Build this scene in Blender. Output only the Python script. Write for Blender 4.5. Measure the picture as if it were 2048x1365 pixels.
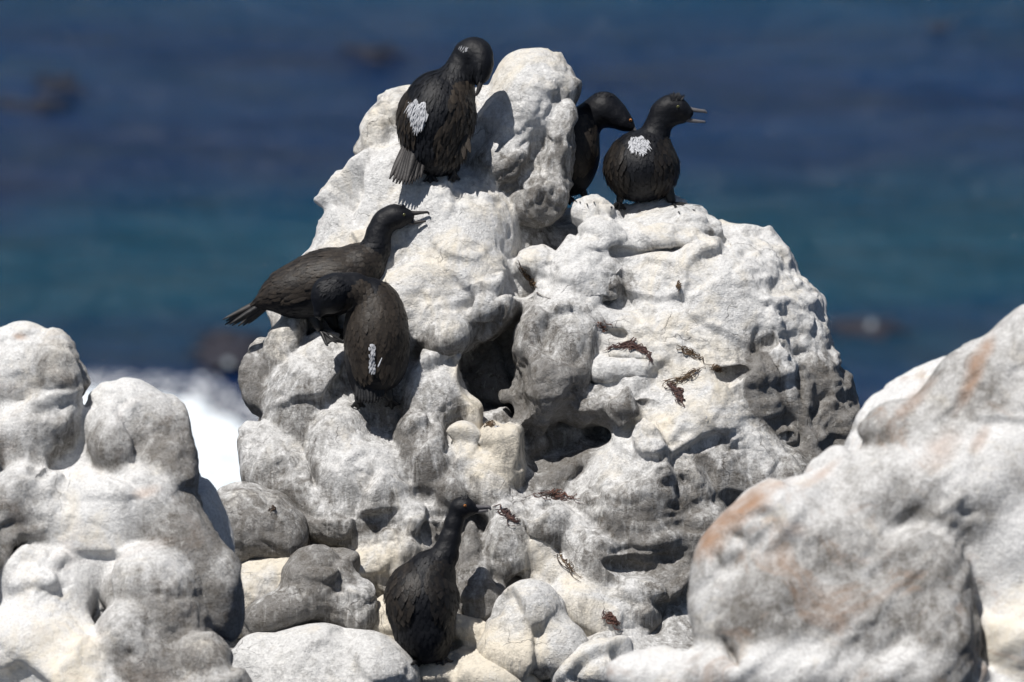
import bpy, math, random
import numpy as np
from mathutils import Vector, Matrix
from mathutils.bvhtree import BVHTree

for o in list(bpy.data.objects):
    bpy.data.objects.remove(o, do_unlink=True)
scene = bpy.context.scene
COL = scene.collection
random.seed(4)
RNG = np.random.default_rng(11)

# ------------------------------------------------------------------ camera
D0 = 30.0                      # metres from the lens to the birds
TILT = math.radians(20.0)      # looking down from the cliff
FRAME = 3.4                    # metres across the frame at that distance
S = FRAME / 2048.0
R_ = np.array([1.0, 0.0, 0.0])
F_ = np.array([0.0, math.cos(TILT), -math.sin(TILT)])
U_ = np.array([0.0, math.sin(TILT), math.cos(TILT)])
CAM = -F_ * D0
SEA_Z = -24.0

cam_d = bpy.data.cameras.new('camera')
cam = bpy.data.objects.new('camera', cam_d)
COL.objects.link(cam)
cam.location = CAM
cam.rotation_euler = (math.pi / 2 - TILT, 0, 0)
cam_d.sensor_width = 36
cam_d.lens = 36.0 * D0 / FRAME
cam_d.clip_start = 1
cam_d.clip_end = 2000
cam_d.dof.use_dof = True
cam_d.dof.focus_distance = D0 - 0.15
cam_d.dof.aperture_fstop = 3.8
scene.camera = cam

# ------------------------------------------------------------------ light
to_sun = Vector((-0.31, -0.22, 1.0)).normalized()
elev = math.asin(to_sun.z)
azim = math.atan2(to_sun.x, to_sun.y)
world = bpy.data.worlds.new('World')
scene.world = world
world.use_nodes = True
wn = world.node_tree
bg = wn.nodes['Background']
sky = wn.nodes.new('ShaderNodeTexSky')
sky.sky_type = 'NISHITA'
sky.sun_disc = False
sky.sun_elevation = elev
sky.sun_rotation = azim
wn.links.new(sky.outputs[0], bg.inputs[0])
bg.inputs[1].default_value = 0.05
sd = bpy.data.lights.new('sun', 'SUN')
sd.energy = 4.9
sd.angle = math.radians(0.5)
sd.color = (1.0, 0.965, 0.915)
sun = bpy.data.objects.new('sun', sd)
COL.objects.link(sun)
sun.rotation_euler = to_sun.to_track_quat('Z', 'Y').to_euler()
scene.view_settings.view_transform = 'Standard'
scene.view_settings.look = 'None'
scene.view_settings.exposure = 0.08
scene.view_settings.gamma = 1.0

# ------------------------------------------------------------------ frames
def V(px, py, w):
    """view-frame metres (right, up, depth beyond the birds' distance)"""
    k = S * (D0 + w) / D0
    return np.array([(px - 1024) * k, -(py - 682.5) * k, w])

def W(v):
    v = np.asarray(v, dtype=float)
    return (v[..., 0:1] * R_ + v[..., 1:2] * U_ + v[..., 2:3] * F_)

def P(px, py, w):
    return Vector(W(V(px, py, w)))

def tag(o, label=None, cat=None, group=None, kind=None):
    if label: o['label'] = label
    if cat: o['category'] = cat
    if group: o['group'] = group
    if kind: o['kind'] = kind
    return o

def empty(name, loc):
    o = bpy.data.objects.new(name, None)
    COL.objects.link(o)
    o.location = loc
    o.empty_display_size = 0.05
    return o

def mesh_obj(name, verts, faces, mat, parent=None, origin=None, attrs=None, smooth=True):
    verts = np.asarray(verts, dtype=float)
    if parent is not None:
        org = np.array(parent.location)
        pp = parent
        while pp.parent is not None:
            pp = pp.parent
            org = org + np.array(pp.location)
    elif origin is None:
        lo, hi = verts.min(0), verts.max(0)
        org = np.array([(lo[0] + hi[0]) / 2, (lo[1] + hi[1]) / 2, lo[2]])
    else:
        org = np.array(origin)
    me = bpy.data.meshes.new(name)
    vl = verts - org
    if isinstance(faces, np.ndarray):
        n, k = faces.shape
        me.vertices.add(len(vl))
        me.vertices.foreach_set('co', vl.astype(np.float32).ravel())
        me.loops.add(n * k)
        me.loops.foreach_set('vertex_index', faces.astype(np.int32).ravel())
        me.polygons.add(n)
        me.polygons.foreach_set('loop_start', (np.arange(n) * k).astype(np.int32))
        me.polygons.foreach_set('loop_total', np.full(n, k, np.int32))
        me.update(calc_edges=True)
    else:
        me.from_pydata([tuple(v) for v in vl], [], [tuple(f) for f in faces])
        me.update()
    if attrs:
        for an, av in attrs.items():
            a = me.attributes.new(an, 'FLOAT', 'POINT')
            a.data.foreach_set('value', np.asarray(av, np.float32))
    if smooth:
        me.polygons.foreach_set('use_smooth', np.ones(len(me.polygons), dtype=bool))
    me.materials.append(mat)
    o = bpy.data.objects.new(name, me)
    COL.objects.link(o)
    if parent is not None:
        o.parent = parent
    else:
        o.location = org
    return o

# ------------------------------------------------------------------ noise (numpy, 3-D gradient noise)
def _hash(ix, iy, iz, seed):
    h = (ix.astype(np.uint32) * np.uint32(374761393) + iy.astype(np.uint32) * np.uint32(668265263)
         + iz.astype(np.uint32) * np.uint32(2147483647 - 1013) + np.uint32(seed * 974711 & 0xffffffff))
    h = (h ^ (h >> np.uint32(13))) * np.uint32(1274126177)
    h = h ^ (h >> np.uint32(16))
    return h

def perlin(p, scale, seed=0):
    old = np.seterr(over='ignore')
    q = p / scale + 1000.0
    i = np.floor(q).astype(np.int64)
    f = q - i
    u = f * f * f * (f * (f * 6 - 15) + 10)
    out = np.zeros(len(p))
    for dx in (0, 1):
        wx = u[:, 0] if dx else 1 - u[:, 0]
        for dy in (0, 1):
            wy = u[:, 1] if dy else 1 - u[:, 1]
            for dz in (0, 1):
                wz = u[:, 2] if dz else 1 - u[:, 2]
                h = _hash(i[:, 0] + dx, i[:, 1] + dy, i[:, 2] + dz, seed)
                a = (h & np.uint32(1023)) / 1023.0 * 6.2832
                zc = ((h >> np.uint32(10)) & np.uint32(1023)) / 511.5 - 1
                rr = np.sqrt(np.maximum(0, 1 - zc * zc))
                g = (f[:, 0] - dx) * rr * np.cos(a) + (f[:, 1] - dy) * rr * np.sin(a) + (f[:, 2] - dz) * zc
                out += wx * wy * wz * g
    np.seterr(**old)
    return out * 1.5

def fbm(p, scale, octaves=4, seed=0, gain=0.5):
    a, s, t = 1.0, scale, 0.0
    for o in range(octaves):
        t = t + a * perlin(p, s, seed + o)
        a *= gain
        s *= 0.5
    return t

def worley(p, scale, seed=0):
    """distance to the nearest and second nearest jittered point"""
    old = np.seterr(over='ignore')
    q = p / scale + 1000.0
    i = np.floor(q).astype(np.int64)
    f1 = np.full(len(p), 9.0); f2 = np.full(len(p), 9.0)
    for dx in (-1, 0, 1):
        for dy in (-1, 0, 1):
            for dz in (-1, 0, 1):
                c = i + np.array([dx, dy, dz])
                h = _hash(c[:, 0], c[:, 1], c[:, 2], seed)
                j = np.stack([(h & np.uint32(1023)) / 1023.0, ((h >> np.uint32(10)) & np.uint32(1023)) / 1023.0,
                              ((h >> np.uint32(20)) & np.uint32(1023)) / 1023.0], 1)
                d = np.sqrt(((c + j - q) ** 2).sum(1))
                f2 = np.minimum(f2, np.maximum(f1, d)); f1 = np.minimum(f1, d)
    np.seterr(**old)
    return f1, f2

def fracture(p, scale, slope, step, seed=0):
    """blocks with tilted flat faces and small steps between them"""
    old = np.seterr(over='ignore')
    q = p / scale + 1000.0
    i = np.floor(q).astype(np.int64)
    best = np.full(len(p), 9.0); out = np.zeros(len(p))
    for dx in (-1, 0, 1):
        for dy in (-1, 0, 1):
            for dz in (-1, 0, 1):
                c = i + np.array([dx, dy, dz])
                h = _hash(c[:, 0], c[:, 1], c[:, 2], seed)
                j = np.stack([(h & np.uint32(1023)) / 1023.0, ((h >> np.uint32(10)) & np.uint32(1023)) / 1023.0,
                              ((h >> np.uint32(20)) & np.uint32(1023)) / 1023.0], 1)
                r = q - (c + j)
                d = np.sqrt((r ** 2).sum(1))
                h2 = _hash(c[:, 2], c[:, 0], c[:, 1], seed + 77)
                t = np.stack([(h2 & np.uint32(1023)) / 511.5 - 1, ((h2 >> np.uint32(10)) & np.uint32(1023)) / 511.5 - 1,
                              ((h2 >> np.uint32(20)) & np.uint32(1023)) / 511.5 - 1], 1)
                val = (r * t).sum(1) * slope * scale + t[:, 0] * step
                m = d < best
                best = np.where(m, d, best); out = np.where(m, val, out)
    np.seterr(**old)
    return out

# ------------------------------------------------------------------ implicit surfaces
class Field:
    def __init__(self, lo, hi, h):
        self.h = h
        self.lo = np.array(lo, float)
        self.n = np.maximum(4, np.ceil((np.array(hi) - self.lo) / h).astype(int) + 1)
        self.f = np.full(self.n, 0.5, np.float32)

    def _sub(self, lo, hi):
        a = np.clip(np.floor((lo - self.lo) / self.h).astype(int), 0, self.n - 1)
        b = np.clip(np.ceil((hi - self.lo) / self.h).astype(int) + 1, 1, self.n)
        if np.any(b <= a): return None
        sl = tuple(slice(int(a[k]), int(b[k])) for k in range(3))
        g = [(self.lo[k] + self.h * np.arange(a[k], b[k])).astype(np.float32) for k in range(3)]
        return sl, g[0][:, None, None], g[1][None, :, None], g[2][None, None, :]

    def merge(self, sl, d, k):
        c = self.f[sl]
        hh = np.clip(k - np.abs(c - d), 0, None) / k
        self.f[sl] = np.minimum(c, d) - hh * hh * k * 0.25

    def carve(self, sl, d, k):
        c = self.f[sl]
        nd = -d
        hh = np.clip(k - np.abs(c - nd), 0, None) / k
        self.f[sl] = np.maximum(c, nd) + hh * hh * k * 0.25

    def ellipsoid(self, c, r, rot=0.0, k=0.02, yaw=0.0, sub=False):
        c = np.asarray(c, float); r = np.asarray(r, float)
        m = float(r.max()) * 1.15 + 2.5 * k + 2 * self.h
        q = self._sub(c - m, c + m)
        if q is None: return
        sl, X, Y, Z = q
        X = X - c[0]; Y = Y - c[1]; Z = Z - c[2]
        ca, sa = math.cos(rot), math.sin(rot)
        a = X * ca + Y * sa
        b = -X * sa + Y * ca
        d_ = Z
        if yaw:
            cy, sy = math.cos(yaw), math.sin(yaw)
            a, d_ = a * cy + d_ * sy, -a * sy + d_ * cy
        a = a / r[0]; b = b / r[1]; d_ = d_ / r[2]
        k0 = np.sqrt(a * a + b * b + d_ * d_)
        k1 = np.sqrt((a / r[0]) ** 2 + (b / r[1]) ** 2 + (d_ / r[2]) ** 2) + 1e-6
        d = k0 * (k0 - 1) / k1
        (self.carve if sub else self.merge)(sl, d, k)

    def cone(self, p, q_, r1, r2, k=0.02):
        p = np.asarray(p, float); q_ = np.asarray(q_, float)
        m = max(r1, r2) + k + 2 * self.h
        s = self._sub(np.minimum(p, q_) - m, np.maximum(p, q_) + m)
        if s is None: return
        sl, X, Y, Z = s
        v = q_ - p
        L = float(v @ v) + 1e-12
        t = np.clip(((X - p[0]) * v[0] + (Y - p[1]) * v[1] + (Z - p[2]) * v[2]) / L, 0, 1)
        d = np.sqrt((X - p[0] - t * v[0]) ** 2 + (Y - p[1] - t * v[1]) ** 2 + (Z - p[2] - t * v[2]) ** 2) - (r1 + (r2 - r1) * t)
        self.merge(sl, d, k)

    def mesh(self):
        f = self.f
        f[0], f[-1] = 0.5, 0.5
        f[:, 0], f[:, -1] = 0.5, 0.5
        f[:, :, 0], f[:, :, -1] = 0.5, 0.5
        ins = f < 0
        n = self.n
        cnt = np.zeros(n - 1, np.int8)
        for dx in (0, 1):
            for dy in (0, 1):
                for dz in (0, 1):
                    cnt += ins[dx:n[0] - 1 + dx, dy:n[1] - 1 + dy, dz:n[2] - 1 + dz]
        ci = np.argwhere((cnt > 0) & (cnt < 8))
        idx = np.full(n - 1, -1, np.int32)
        idx[tuple(ci.T)] = np.arange(len(ci))
        acc = np.zeros((len(ci), 3)); num = np.zeros(len(ci))
        corners = [(a, b, c) for a in (0, 1) for b in (0, 1) for c in (0, 1)]
        for ca in corners:
            for ax in range(3):
                if ca[ax]: continue
                cb = list(ca); cb[ax] = 1
                fa = f[tuple((ci + ca).T)]; fb = f[tuple((ci + cb).T)]
                ok = (fa < 0) != (fb < 0)
                t = np.where(ok, fa / np.where(ok, fa - fb, 1), 0)
                pt = np.array(ca, float)[None, :].repeat(len(ci), 0)
                pt[:, ax] += t
                acc += pt * ok[:, None]; num += ok
        vs = (ci + acc / num[:, None]) * self.h + self.lo
        quads = []
        for ax in range(3):
            o1, o2 = (ax + 1) % 3, (ax + 2) % 3
            sa = [slice(None)] * 3; sb = [slice(None)] * 3
            sa[ax] = slice(0, -1); sb[ax] = slice(1, None)
            A = ins[tuple(sa)]; B = ins[tuple(sb)]
            e = np.argwhere(A != B)
            e = e[(e[:, o1] > 0) & (e[:, o2] > 0) & (e[:, o1] < n[o1] - 1) & (e[:, o2] < n[o2] - 1)]
            fl = A[tuple(e.T)]
            def cell(d1, d2):
                c = e.copy(); c[:, o1] -= d1; c[:, o2] -= d2
                return idx[tuple(c.T)]
            q = np.stack([cell(1, 1), cell(0, 1), cell(0, 0), cell(1, 0)], 1)
            q[~fl] = q[~fl][:, ::-1]
            quads.append(q)
        return vs, np.concatenate(quads)

def vnormals(v, q):
    n = np.cross(v[q[:, 2]] - v[q[:, 0]], v[q[:, 3]] - v[q[:, 1]])
    out = np.zeros_like(v)
    for k in range(4):
        for c in range(3):
            out[:, c] += np.bincount(q[:, k], n[:, c], len(v))
    return out / (np.linalg.norm(out, axis=1)[:, None] + 1e-12)

def smooth_mesh(v, q, it=2):
    for _ in range(it):
        s = np.zeros_like(v); c = np.zeros(len(v))
        for k in range(4):
            a, b = q[:, k], q[:, (k + 1) % 4]
            for ch in range(3):
                s[:, ch] += np.bincount(a, v[b, ch], len(v)) + np.bincount(b, v[a, ch], len(v))
            c += np.bincount(a, minlength=len(v)) + np.bincount(b, minlength=len(v))
        v = 0.5 * v + 0.5 * s / c[:, None]
    return v

def smooth_scalar(d, q, it):
    c = np.zeros(len(d))
    for k in range(4):
        c += np.bincount(q[:, k], minlength=len(d)) * 2
    for _ in range(it):
        s_ = np.zeros(len(d))
        for k in range(4):
            a, b = q[:, k], q[:, (k + 1) % 4]
            s_ += np.bincount(a, d[b], len(d)) + np.bincount(b, d[a], len(d))
        d = 0.4 * d + 0.6 * s_ / c
    return d

# ------------------------------------------------------------------ node helpers
def new_mat(name):
    m = bpy.data.materials.new(name)
    m.use_nodes = True
    nt = m.node_tree
    return m, nt, nt.nodes['Principled BSDF']

class NT:
    def __init__(s, nt): s.nt = nt
    def n(s, t, **kw):
        x = s.nt.nodes.new(t)
        for k, v in kw.items(): setattr(x, k, v)
        return x
    def link(s, a, b): s.nt.links.new(a, b)
    def noise(s, vec, scale, detail=4, rough=0.55, dist=0.0):
        x = s.n('ShaderNodeTexNoise')
        x.inputs['Scale'].default_value = scale
        x.inputs['Detail'].default_value = detail
        x.inputs['Roughness'].default_value = rough
        x.inputs['Distortion'].default_value = dist
        s.link(vec, x.inputs['Vector'])
        return x.outputs['Fac']
    def mapping(s, vec, scale, rot=(0, 0, 0), loc=(0, 0, 0)):
        x = s.n('ShaderNodeMapping')
        x.inputs['Scale'].default_value = scale
        x.inputs['Rotation'].default_value = rot
        x.inputs['Location'].default_value = loc
        s.link(vec, x.inputs['Vector'])
        return x.outputs[0]
    def ramp(s, fac, stops):
        x = s.n('ShaderNodeValToRGB')
        e = x.color_ramp.elements
        while len(e) < len(stops): e.new(0.5)
        for k, (p, c) in enumerate(stops):
            e[k].position = p
            e[k].color = (c, c, c, 1) if not isinstance(c, tuple) else (*c, 1)
        s.link(fac, x.inputs[0])
        return x.outputs[0]
    def math(s, op, a, b=None, c=None, clamp=False):
        x = s.n('ShaderNodeMath', operation=op)
        x.use_clamp = clamp
        for k, v in enumerate((a, b, c)):
            if v is None: continue
            if isinstance(v, (int, float)): x.inputs[k].default_value = v
            else: s.link(v, x.inputs[k])
        return x.outputs[0]
    def mix(s, fac, a, b, mode='MIX'):
        x = s.n('ShaderNodeMix', data_type='RGBA', blend_type=mode)
        if isinstance(fac, (int, float)): x.inputs[0].default_value = fac
        else: s.link(fac, x.inputs[0])
        for k, v in ((6, a), (7, b)):
            if isinstance(v, tuple): x.inputs[k].default_value = (*v, 1)
            else: s.link(v, x.inputs[k])
        return x.outputs[2]
    def bump(s, h, strength, dist, normal=None):
        x = s.n('ShaderNodeBump')
        x.inputs['Strength'].default_value = strength
        x.inputs['Distance'].default_value = dist
        s.link(h, x.inputs['Height'])
        if normal is not None: s.link(normal, x.inputs['Normal'])
        return x.outputs[0]
    def attr(s, name):
        return s.n('ShaderNodeAttribute', attribute_name=name).outputs['Fac']

def rock_material(name, ochre=0.0, soft=1.0, seed=0.0, runs=1.0):
    m, nt, b = new_mat(name)
    g = NT(nt)
    pos0 = g.n('ShaderNodeNewGeometry').outputs['Position']
    pos = g.mapping(pos0, (1, 1, 1), loc=(seed, seed * 1.7, seed * .3))
    wash_a = g.attr('wash'); warm_a = g.attr('warm')
    big = g.noise(pos, 4.5, 5, 0.6, 0.3)
    mid = g.noise(pos, 19, 7, 0.68, 0.35)
    fine = g.noise(pos, 110, 6, 0.72)
    streak = g.noise(g.mapping(pos, (24, 24, 3.0)), 1.0, 6, 0.72, 0.8)
    thin = g.noise(g.mapping(pos, (75, 75, 5.0), loc=(3, 1, 4)), 1.0, 4, 0.6, 0.6)
    # whitewash coverage: where the birds perch, broken by runs and weathering
    t = g.math('MULTIPLY_ADD', big, 1.1, g.math('MULTIPLY', mid, 0.62))
    t = g.math('ADD', t, g.math('MULTIPLY_ADD', streak, 0.7 + 1.4 * runs, 0.7 * (1 - runs)))
    t = g.math('ADD', t, g.math('MULTIPLY', fine, 0.20))
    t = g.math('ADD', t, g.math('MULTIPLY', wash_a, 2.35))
    t = g.math('SUBTRACT', t, 2.86)
    cover = g.ramp(g.math('MULTIPLY', t, 1.0), [(0.0, 0.0), (0.28, 0.34), (0.62, 0.76), (1.0, 1.0)])
    rockc = g.mix(g.ramp(mid, [(0.35, 0.0), (0.65, 1.0)]), (0.135, 0.118, 0.098), (0.29, 0.28, 0.27))
    rockc = g.mix(g.ramp(fine, [(0.35, 0.0), (0.7, 1.0)]), rockc, g.mix(0.5, rockc, (0.46, 0.45, 0.435)))
    dark = g.ramp(g.noise(pos, 55, 5, 0.75), [(0.30, 1.0), (0.40, 0.0)])
    rockc = g.mix(g.math('MULTIPLY', dark, 0.35), rockc, (0.06, 0.052, 0.045))
    whitec = g.mix(g.ramp(fine, [(0.3, 0.0), (0.6, 1.0)]), (0.54, 0.535, 0.53), (0.80, 0.795, 0.785))
    warmn = g.noise(pos, 7.5, 5, 0.65, 0.6)
    wf = g.math('MULTIPLY', g.ramp(g.math('ADD', warmn, g.math('MULTIPLY', g.math('SUBTRACT', warm_a, 0.5), 0.55)), [(0.46, 0.0), (0.74, 1.0)]), 0.85)
    whitec = g.mix(wf, whitec, (0.78, 0.705, 0.575))
    # runs of old droppings down bare rock, and grey washed-out runs through the white
    sv = g.n('ShaderNodeMixRGB'); sv.inputs[0].default_value = 0.06
    sn = g.n('ShaderNodeTexNoise'); sn.inputs['Scale'].default_value = 7; sn.inputs['Detail'].default_value = 3
    g.link(pos, sn.inputs['Vector']); g.link(pos, sv.inputs[1]); g.link(sn.outputs['Color'], sv.inputs[2])
    s1 = g.noise(g.mapping(sv.outputs[0], (46, 46, 3.4), loc=(2, 7, 1)), 1.0, 5, 0.65, 0.3)
    s2 = g.noise(g.mapping(sv.outputs[0], (38, 38, 2.6), loc=(8, 3, 5)), 1.0, 5, 0.65, 0.3)
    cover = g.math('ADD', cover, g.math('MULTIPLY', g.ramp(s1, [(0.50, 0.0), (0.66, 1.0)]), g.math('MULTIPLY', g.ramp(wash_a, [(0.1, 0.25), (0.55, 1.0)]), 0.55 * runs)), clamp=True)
    cover = g.math('SUBTRACT', cover, g.math('MULTIPLY', g.ramp(s2, [(0.50, 0.0), (0.70, 1.0)]), 0.36 * runs), clamp=True)
    col = g.mix(cover, rockc, whitec)
    # thin fresh runs of droppings
    runs_ = g.ramp(thin, [(0.60, 0.0), (0.68, 1.0)])
    runs_ = g.math('MULTIPLY', runs_, g.ramp(big, [(0.42, 0.0), (0.55, 1.0)]))
    col = g.mix(g.math('MULTIPLY', runs_, 0.5), col, (0.80, 0.79, 0.75))
    if ochre:
        on = g.noise(g.mapping(pos, (3.1, 3.1, 5.0), rot=(0.3, 0.6, 0), loc=(1.3, 0, .7)), 1.0, 6, 0.65, 1.2)
        col = g.mix(g.math('MULTIPLY', g.ramp(on, [(0.55, 0.0), (0.68, 1.0)]), ochre), col, (0.34, 0.215, 0.14))
        oa = g.math('MULTIPLY', g.attr('ochre'), g.ramp(mid, [(0.25, 0.35), (0.6, 1.0)]))
        col = g.mix(g.math('MULTIPLY', oa, 0.85, clamp=True), col, (0.36, 0.20, 0.11))
    fk = g.noise(g.mapping(pos, (1, 1, 0.7)), 62, 6, 0.8, 0.2)
    col = g.mix(g.math('MULTIPLY', g.ramp(fk, [(0.56, 0.0), (0.66, 1.0)]), 0.18), col, g.mix(0.35, rockc, (0.40, 0.385, 0.37)))
    # hairline cracks
    vor = g.n('ShaderNodeTexVoronoi', feature='DISTANCE_TO_EDGE')
    vor.inputs['Scale'].default_value = 7.5
    dv = g.n('ShaderNodeMixRGB'); dv.inputs[0].default_value = 0.10
    g.link(pos, dv.inputs[1])
    nz = g.n('ShaderNodeTexNoise'); nz.inputs['Scale'].default_value = 9; nz.inputs['Detail'].default_value = 6
    g.link(pos, nz.inputs['Vector']); g.link(nz.outputs['Color'], dv.inputs[2])
    g.link(dv.outputs[0], vor.inputs['Vector'])
    crack = g.math('MULTIPLY', g.ramp(vor.outputs['Distance'], [(0.0, 1.0), (0.011, 0.0)]), g.ramp(big, [(0.56, 0.0), (0.62, 1.0)]))
    col = g.mix(g.math('MULTIPLY', crack, 0.60 * soft), col, (0.12, 0.10, 0.09))
    g.link(col, b.inputs['Base Color'])
    b.inputs['Roughness'].default_value = 0.92
    b.inputs['Specular IOR Level'].default_value = 0.2
    rn = g.n('ShaderNodeTexNoise', noise_type='RIDGED_MULTIFRACTAL')
    rn.inputs['Scale'].default_value = 14; rn.inputs['Detail'].default_value = 6; rn.inputs['Roughness'].default_value = 0.6
    rn.inputs['Distortion'].default_value = 0.4
    g.link(g.mapping(pos, (1, 1, 0.6)), rn.inputs['Vector'])
    h0 = g.math('MULTIPLY', rn.outputs['Fac'], -0.13)
    n0 = g.bump(h0, 0.8 * soft, 0.030)
    h1 = g.math('ADD', g.noise(pos, 46, 9, 0.72), g.math('MULTIPLY', crack, -0.25))
    n1 = g.bump(h1, 0.9 * soft, 0.019, n0)
    g.link(g.math('MULTIPLY_ADD', cover, -0.25 * soft, 1.0 * soft), n1.node.inputs['Strength'])
    vp = g.n('ShaderNodeTexVoronoi'); vp.inputs['Scale'].default_value = 80
    g.link(pos, vp.inputs['Vector'])
    h2 = g.math('ADD', g.noise(pos, 170, 5, 0.75), g.math('MULTIPLY', g.ramp(vp.outputs['Distance'], [(0.0, 0.0), (0.4, 1.0)]), 0.35))
    n2 = g.bump(h2, 0.8 * soft, 0.006, n1)
    g.link(g.math('MULTIPLY_ADD', cover, -0.30 * soft, 0.8 * soft), n2.node.inputs['Strength'])
    g.link(n2, b.inputs['Normal'])
    return m

# ------------------------------------------------------------------ rocks
def ref(py):
    return -0.0006 * (py - 300)

ALL_BVH = []
def rock(name, label, blobs, mat, h=0.008, k=0.022, base_w=0.0, cuts=(), dwash=0.0, bed=None, seed=0, amp=1.0, cat='rock',
         slope=True, marks=(), kind=None, group=None, rough=1.0):
    bl = []
    for b in blobs:
        px, py, f, rx, ry, rz, rot = b[:7]
        wash = b[7] if len(b) > 7 else 0.5
        warm = b[8] if len(b) > 8 else 0.3
        w = base_w + (ref(py) if slope else 0) + f + rz * S
        kk = (D0 + w) / D0 * S
        bl.append((V(px, py, w), np.array([rx, ry, rz]) * kk, math.radians(rot), wash, warm, b[9] if len(b) > 9 else k))
    lo = np.min([c - r.max() for c, r, *_ in bl], 0) - 0.04
    hi = np.max([c + r.max() for c, r, *_ in bl], 0) + 0.04
    F = Field(lo, hi, h)
    for c, r, rot, _w, _v, kb in bl:
        F.ellipsoid(c, r, rot, kb)
    for (px, py, w, rx, ry, rz, rot) in cuts:
        ww = base_w + (ref(py) if slope else 0) + w
        F.ellipsoid(V(px, py, ww), np.array([rx, ry, rz]) * S, math.radians(rot), 0.02, sub=True)
    v, q = F.mesh()
    del F
    v = smooth_mesh(v, q, 1)
    n = vnormals(v, q)
    # soft blend of each lobe's own wash over the vertices
    num = np.zeros(len(v)); den = np.full(len(v), 1e-9); wn_ = np.zeros(len(v))
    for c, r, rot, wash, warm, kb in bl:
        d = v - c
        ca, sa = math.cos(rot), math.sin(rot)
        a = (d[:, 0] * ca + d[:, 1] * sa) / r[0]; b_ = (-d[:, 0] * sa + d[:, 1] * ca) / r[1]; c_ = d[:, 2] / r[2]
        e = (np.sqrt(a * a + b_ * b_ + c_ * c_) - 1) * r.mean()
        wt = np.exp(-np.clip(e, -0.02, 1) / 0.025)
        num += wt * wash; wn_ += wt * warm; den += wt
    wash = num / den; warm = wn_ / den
    # solution pitting, flutes and roughness of the limestone
    p = W(v)
    # bend the lobes out of true
    wv = np.stack([perlin(p, 0.30, seed + 30), perlin(p, 0.30, seed + 31), perlin(p, 0.30, seed + 32)], 1) * 0.022
    v = v + wv * amp
    pw = p + 0.05 * np.stack([perlin(p, 0.11, seed + 33), perlin(p, 0.11, seed + 34), perlin(p, 0.11, seed + 35)], 1)
    m1 = np.clip(0.55 + 1.8 * perlin(p, 0.28, seed + 7), 0, 1) * rough
    m2 = np.clip(0.30 + 2.2 * perlin(p, 0.19, seed + 8), 0.06, 1) * rough
    pf = p + 0.03 * np.stack([perlin(p, 0.16, seed + 36), perlin(p, 0.16, seed + 37), perlin(p, 0.16, seed + 38)], 1)
    d = 0.014 * perlin(p, 0.28, seed) + 0.003 * perlin(p, 0.12, seed + 1)
    d += fracture(pf * np.array([1, 1, 1.25]), 0.26, 0.30, 0.007, seed + 5) * (0.25 * rough + 0.75 * m1)
    d += fracture(pf, 0.100, 0.24, 0.0026, seed + 6) * m2
    d = smooth_scalar(d, q, 2)
    f1, f2 = worley(pw * np.array([1, 1, 0.8]), 0.105, seed + 5)
    d += (0.005 * (f1 - 0.5)) * m1
    d -= 0.008 * np.clip(1 - np.abs(perlin(pw, 0.12, seed + 2)) * 5, 0, 1) * m2
    ps = pw * np.array([1, 1, 0.28])
    d += 0.0030 * perlin(ps, 0.042, seed + 3)
    h1, h2 = worley(pw, 0.040, seed + 15)
    d += 0.0030 * (h1 - 0.5) * m2
    d += fracture(p, 0.038, 0.22, 0.0010, seed + 16) * m2 * 0.8
    d += 0.0036 * fbm(p, 0.028, 2, seed + 4, 0.7) * (0.35 + m2)
    d -= 0.040 * np.clip(perlin(p, 0.050, seed + 9) - 0.36, 0, 1) * np.clip(0.4 + 2 * perlin(p, 0.3, seed + 18), 0, 1)
    rg = 1 - np.abs(perlin(pf * np.array([1, 1, 1.6]), 0.06, seed + 19)) * 4
    d -= 0.0045 * np.clip(rg, 0, 1) * m2
    if bed:                                   # thin tilted beds weathered into ledges
        wgt = np.clip((v[:, 0] - bed[0]) / bed[1], 0, 1)
        z_ = p[:, 2] + bed[2] * p[:, 0] + 0.02 * perlin(p, 0.25, seed + 21)
        pb = np.stack([p[:, 0] * 0.16, p[:, 1] * 0.16, z_], 1)
        e = perlin(pb, 0.050, seed + 22)
        d += wgt * (0.013 * np.clip(e * 2.2, -0.6, 0.6) + 0.005 * np.clip(perlin(pb, 0.022, seed + 23) * 2.5, -.6, .6)) * np.clip(0.6 + 2 * perlin(p, 0.25, seed + 24), 0.15, 1)
    d = smooth_scalar(d, q, 1)
    d += 0.004 + 0.0016 * fbm(p, 0.022, 1, seed + 50) * (0.3 + m2)
    v = v + n * (d * amp)[:, None]
    p = W(v)
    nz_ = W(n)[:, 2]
    wash = wash + dwash + 0.26 * (nz_ - 0.30)  # droppings settle on tops; extra white there paints in sunlit contrast
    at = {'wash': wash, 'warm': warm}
    oc = np.zeros(len(v))
    for (px, py, w, rad, val) in marks:
        pp = v / np.array([1, 1, 1])
        kx = S * (D0 + v[:, 2]) / D0
        X = v[:, 0] / kx + 1024; Y = -v[:, 1] / kx + 682.5
        rx, ry, an = rad
        a = math.radians(an)
        dx, dy = X - px, Y - py
        A = (dx * math.cos(a) - dy * math.sin(a)) / rx; B = (dx * math.sin(a) + dy * math.cos(a)) / ry
        A = A + 0.35 * perlin(p, 0.08, 5); B = B + 0.35 * perlin(p, 0.08, 6)
        oc = np.maximum(oc, val * np.clip(1.4 - np.sqrt(A * A + B * B) * 1.2, 0, 1))
    at['ochre'] = oc
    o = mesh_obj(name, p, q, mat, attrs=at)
    tag(o, label, cat, group, kind)
    tri = [tuple(x) for x in q]
    ALL_BVH.append(BVHTree.FromPolygons([Vector(x) for x in p], tri))
    return o

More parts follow.
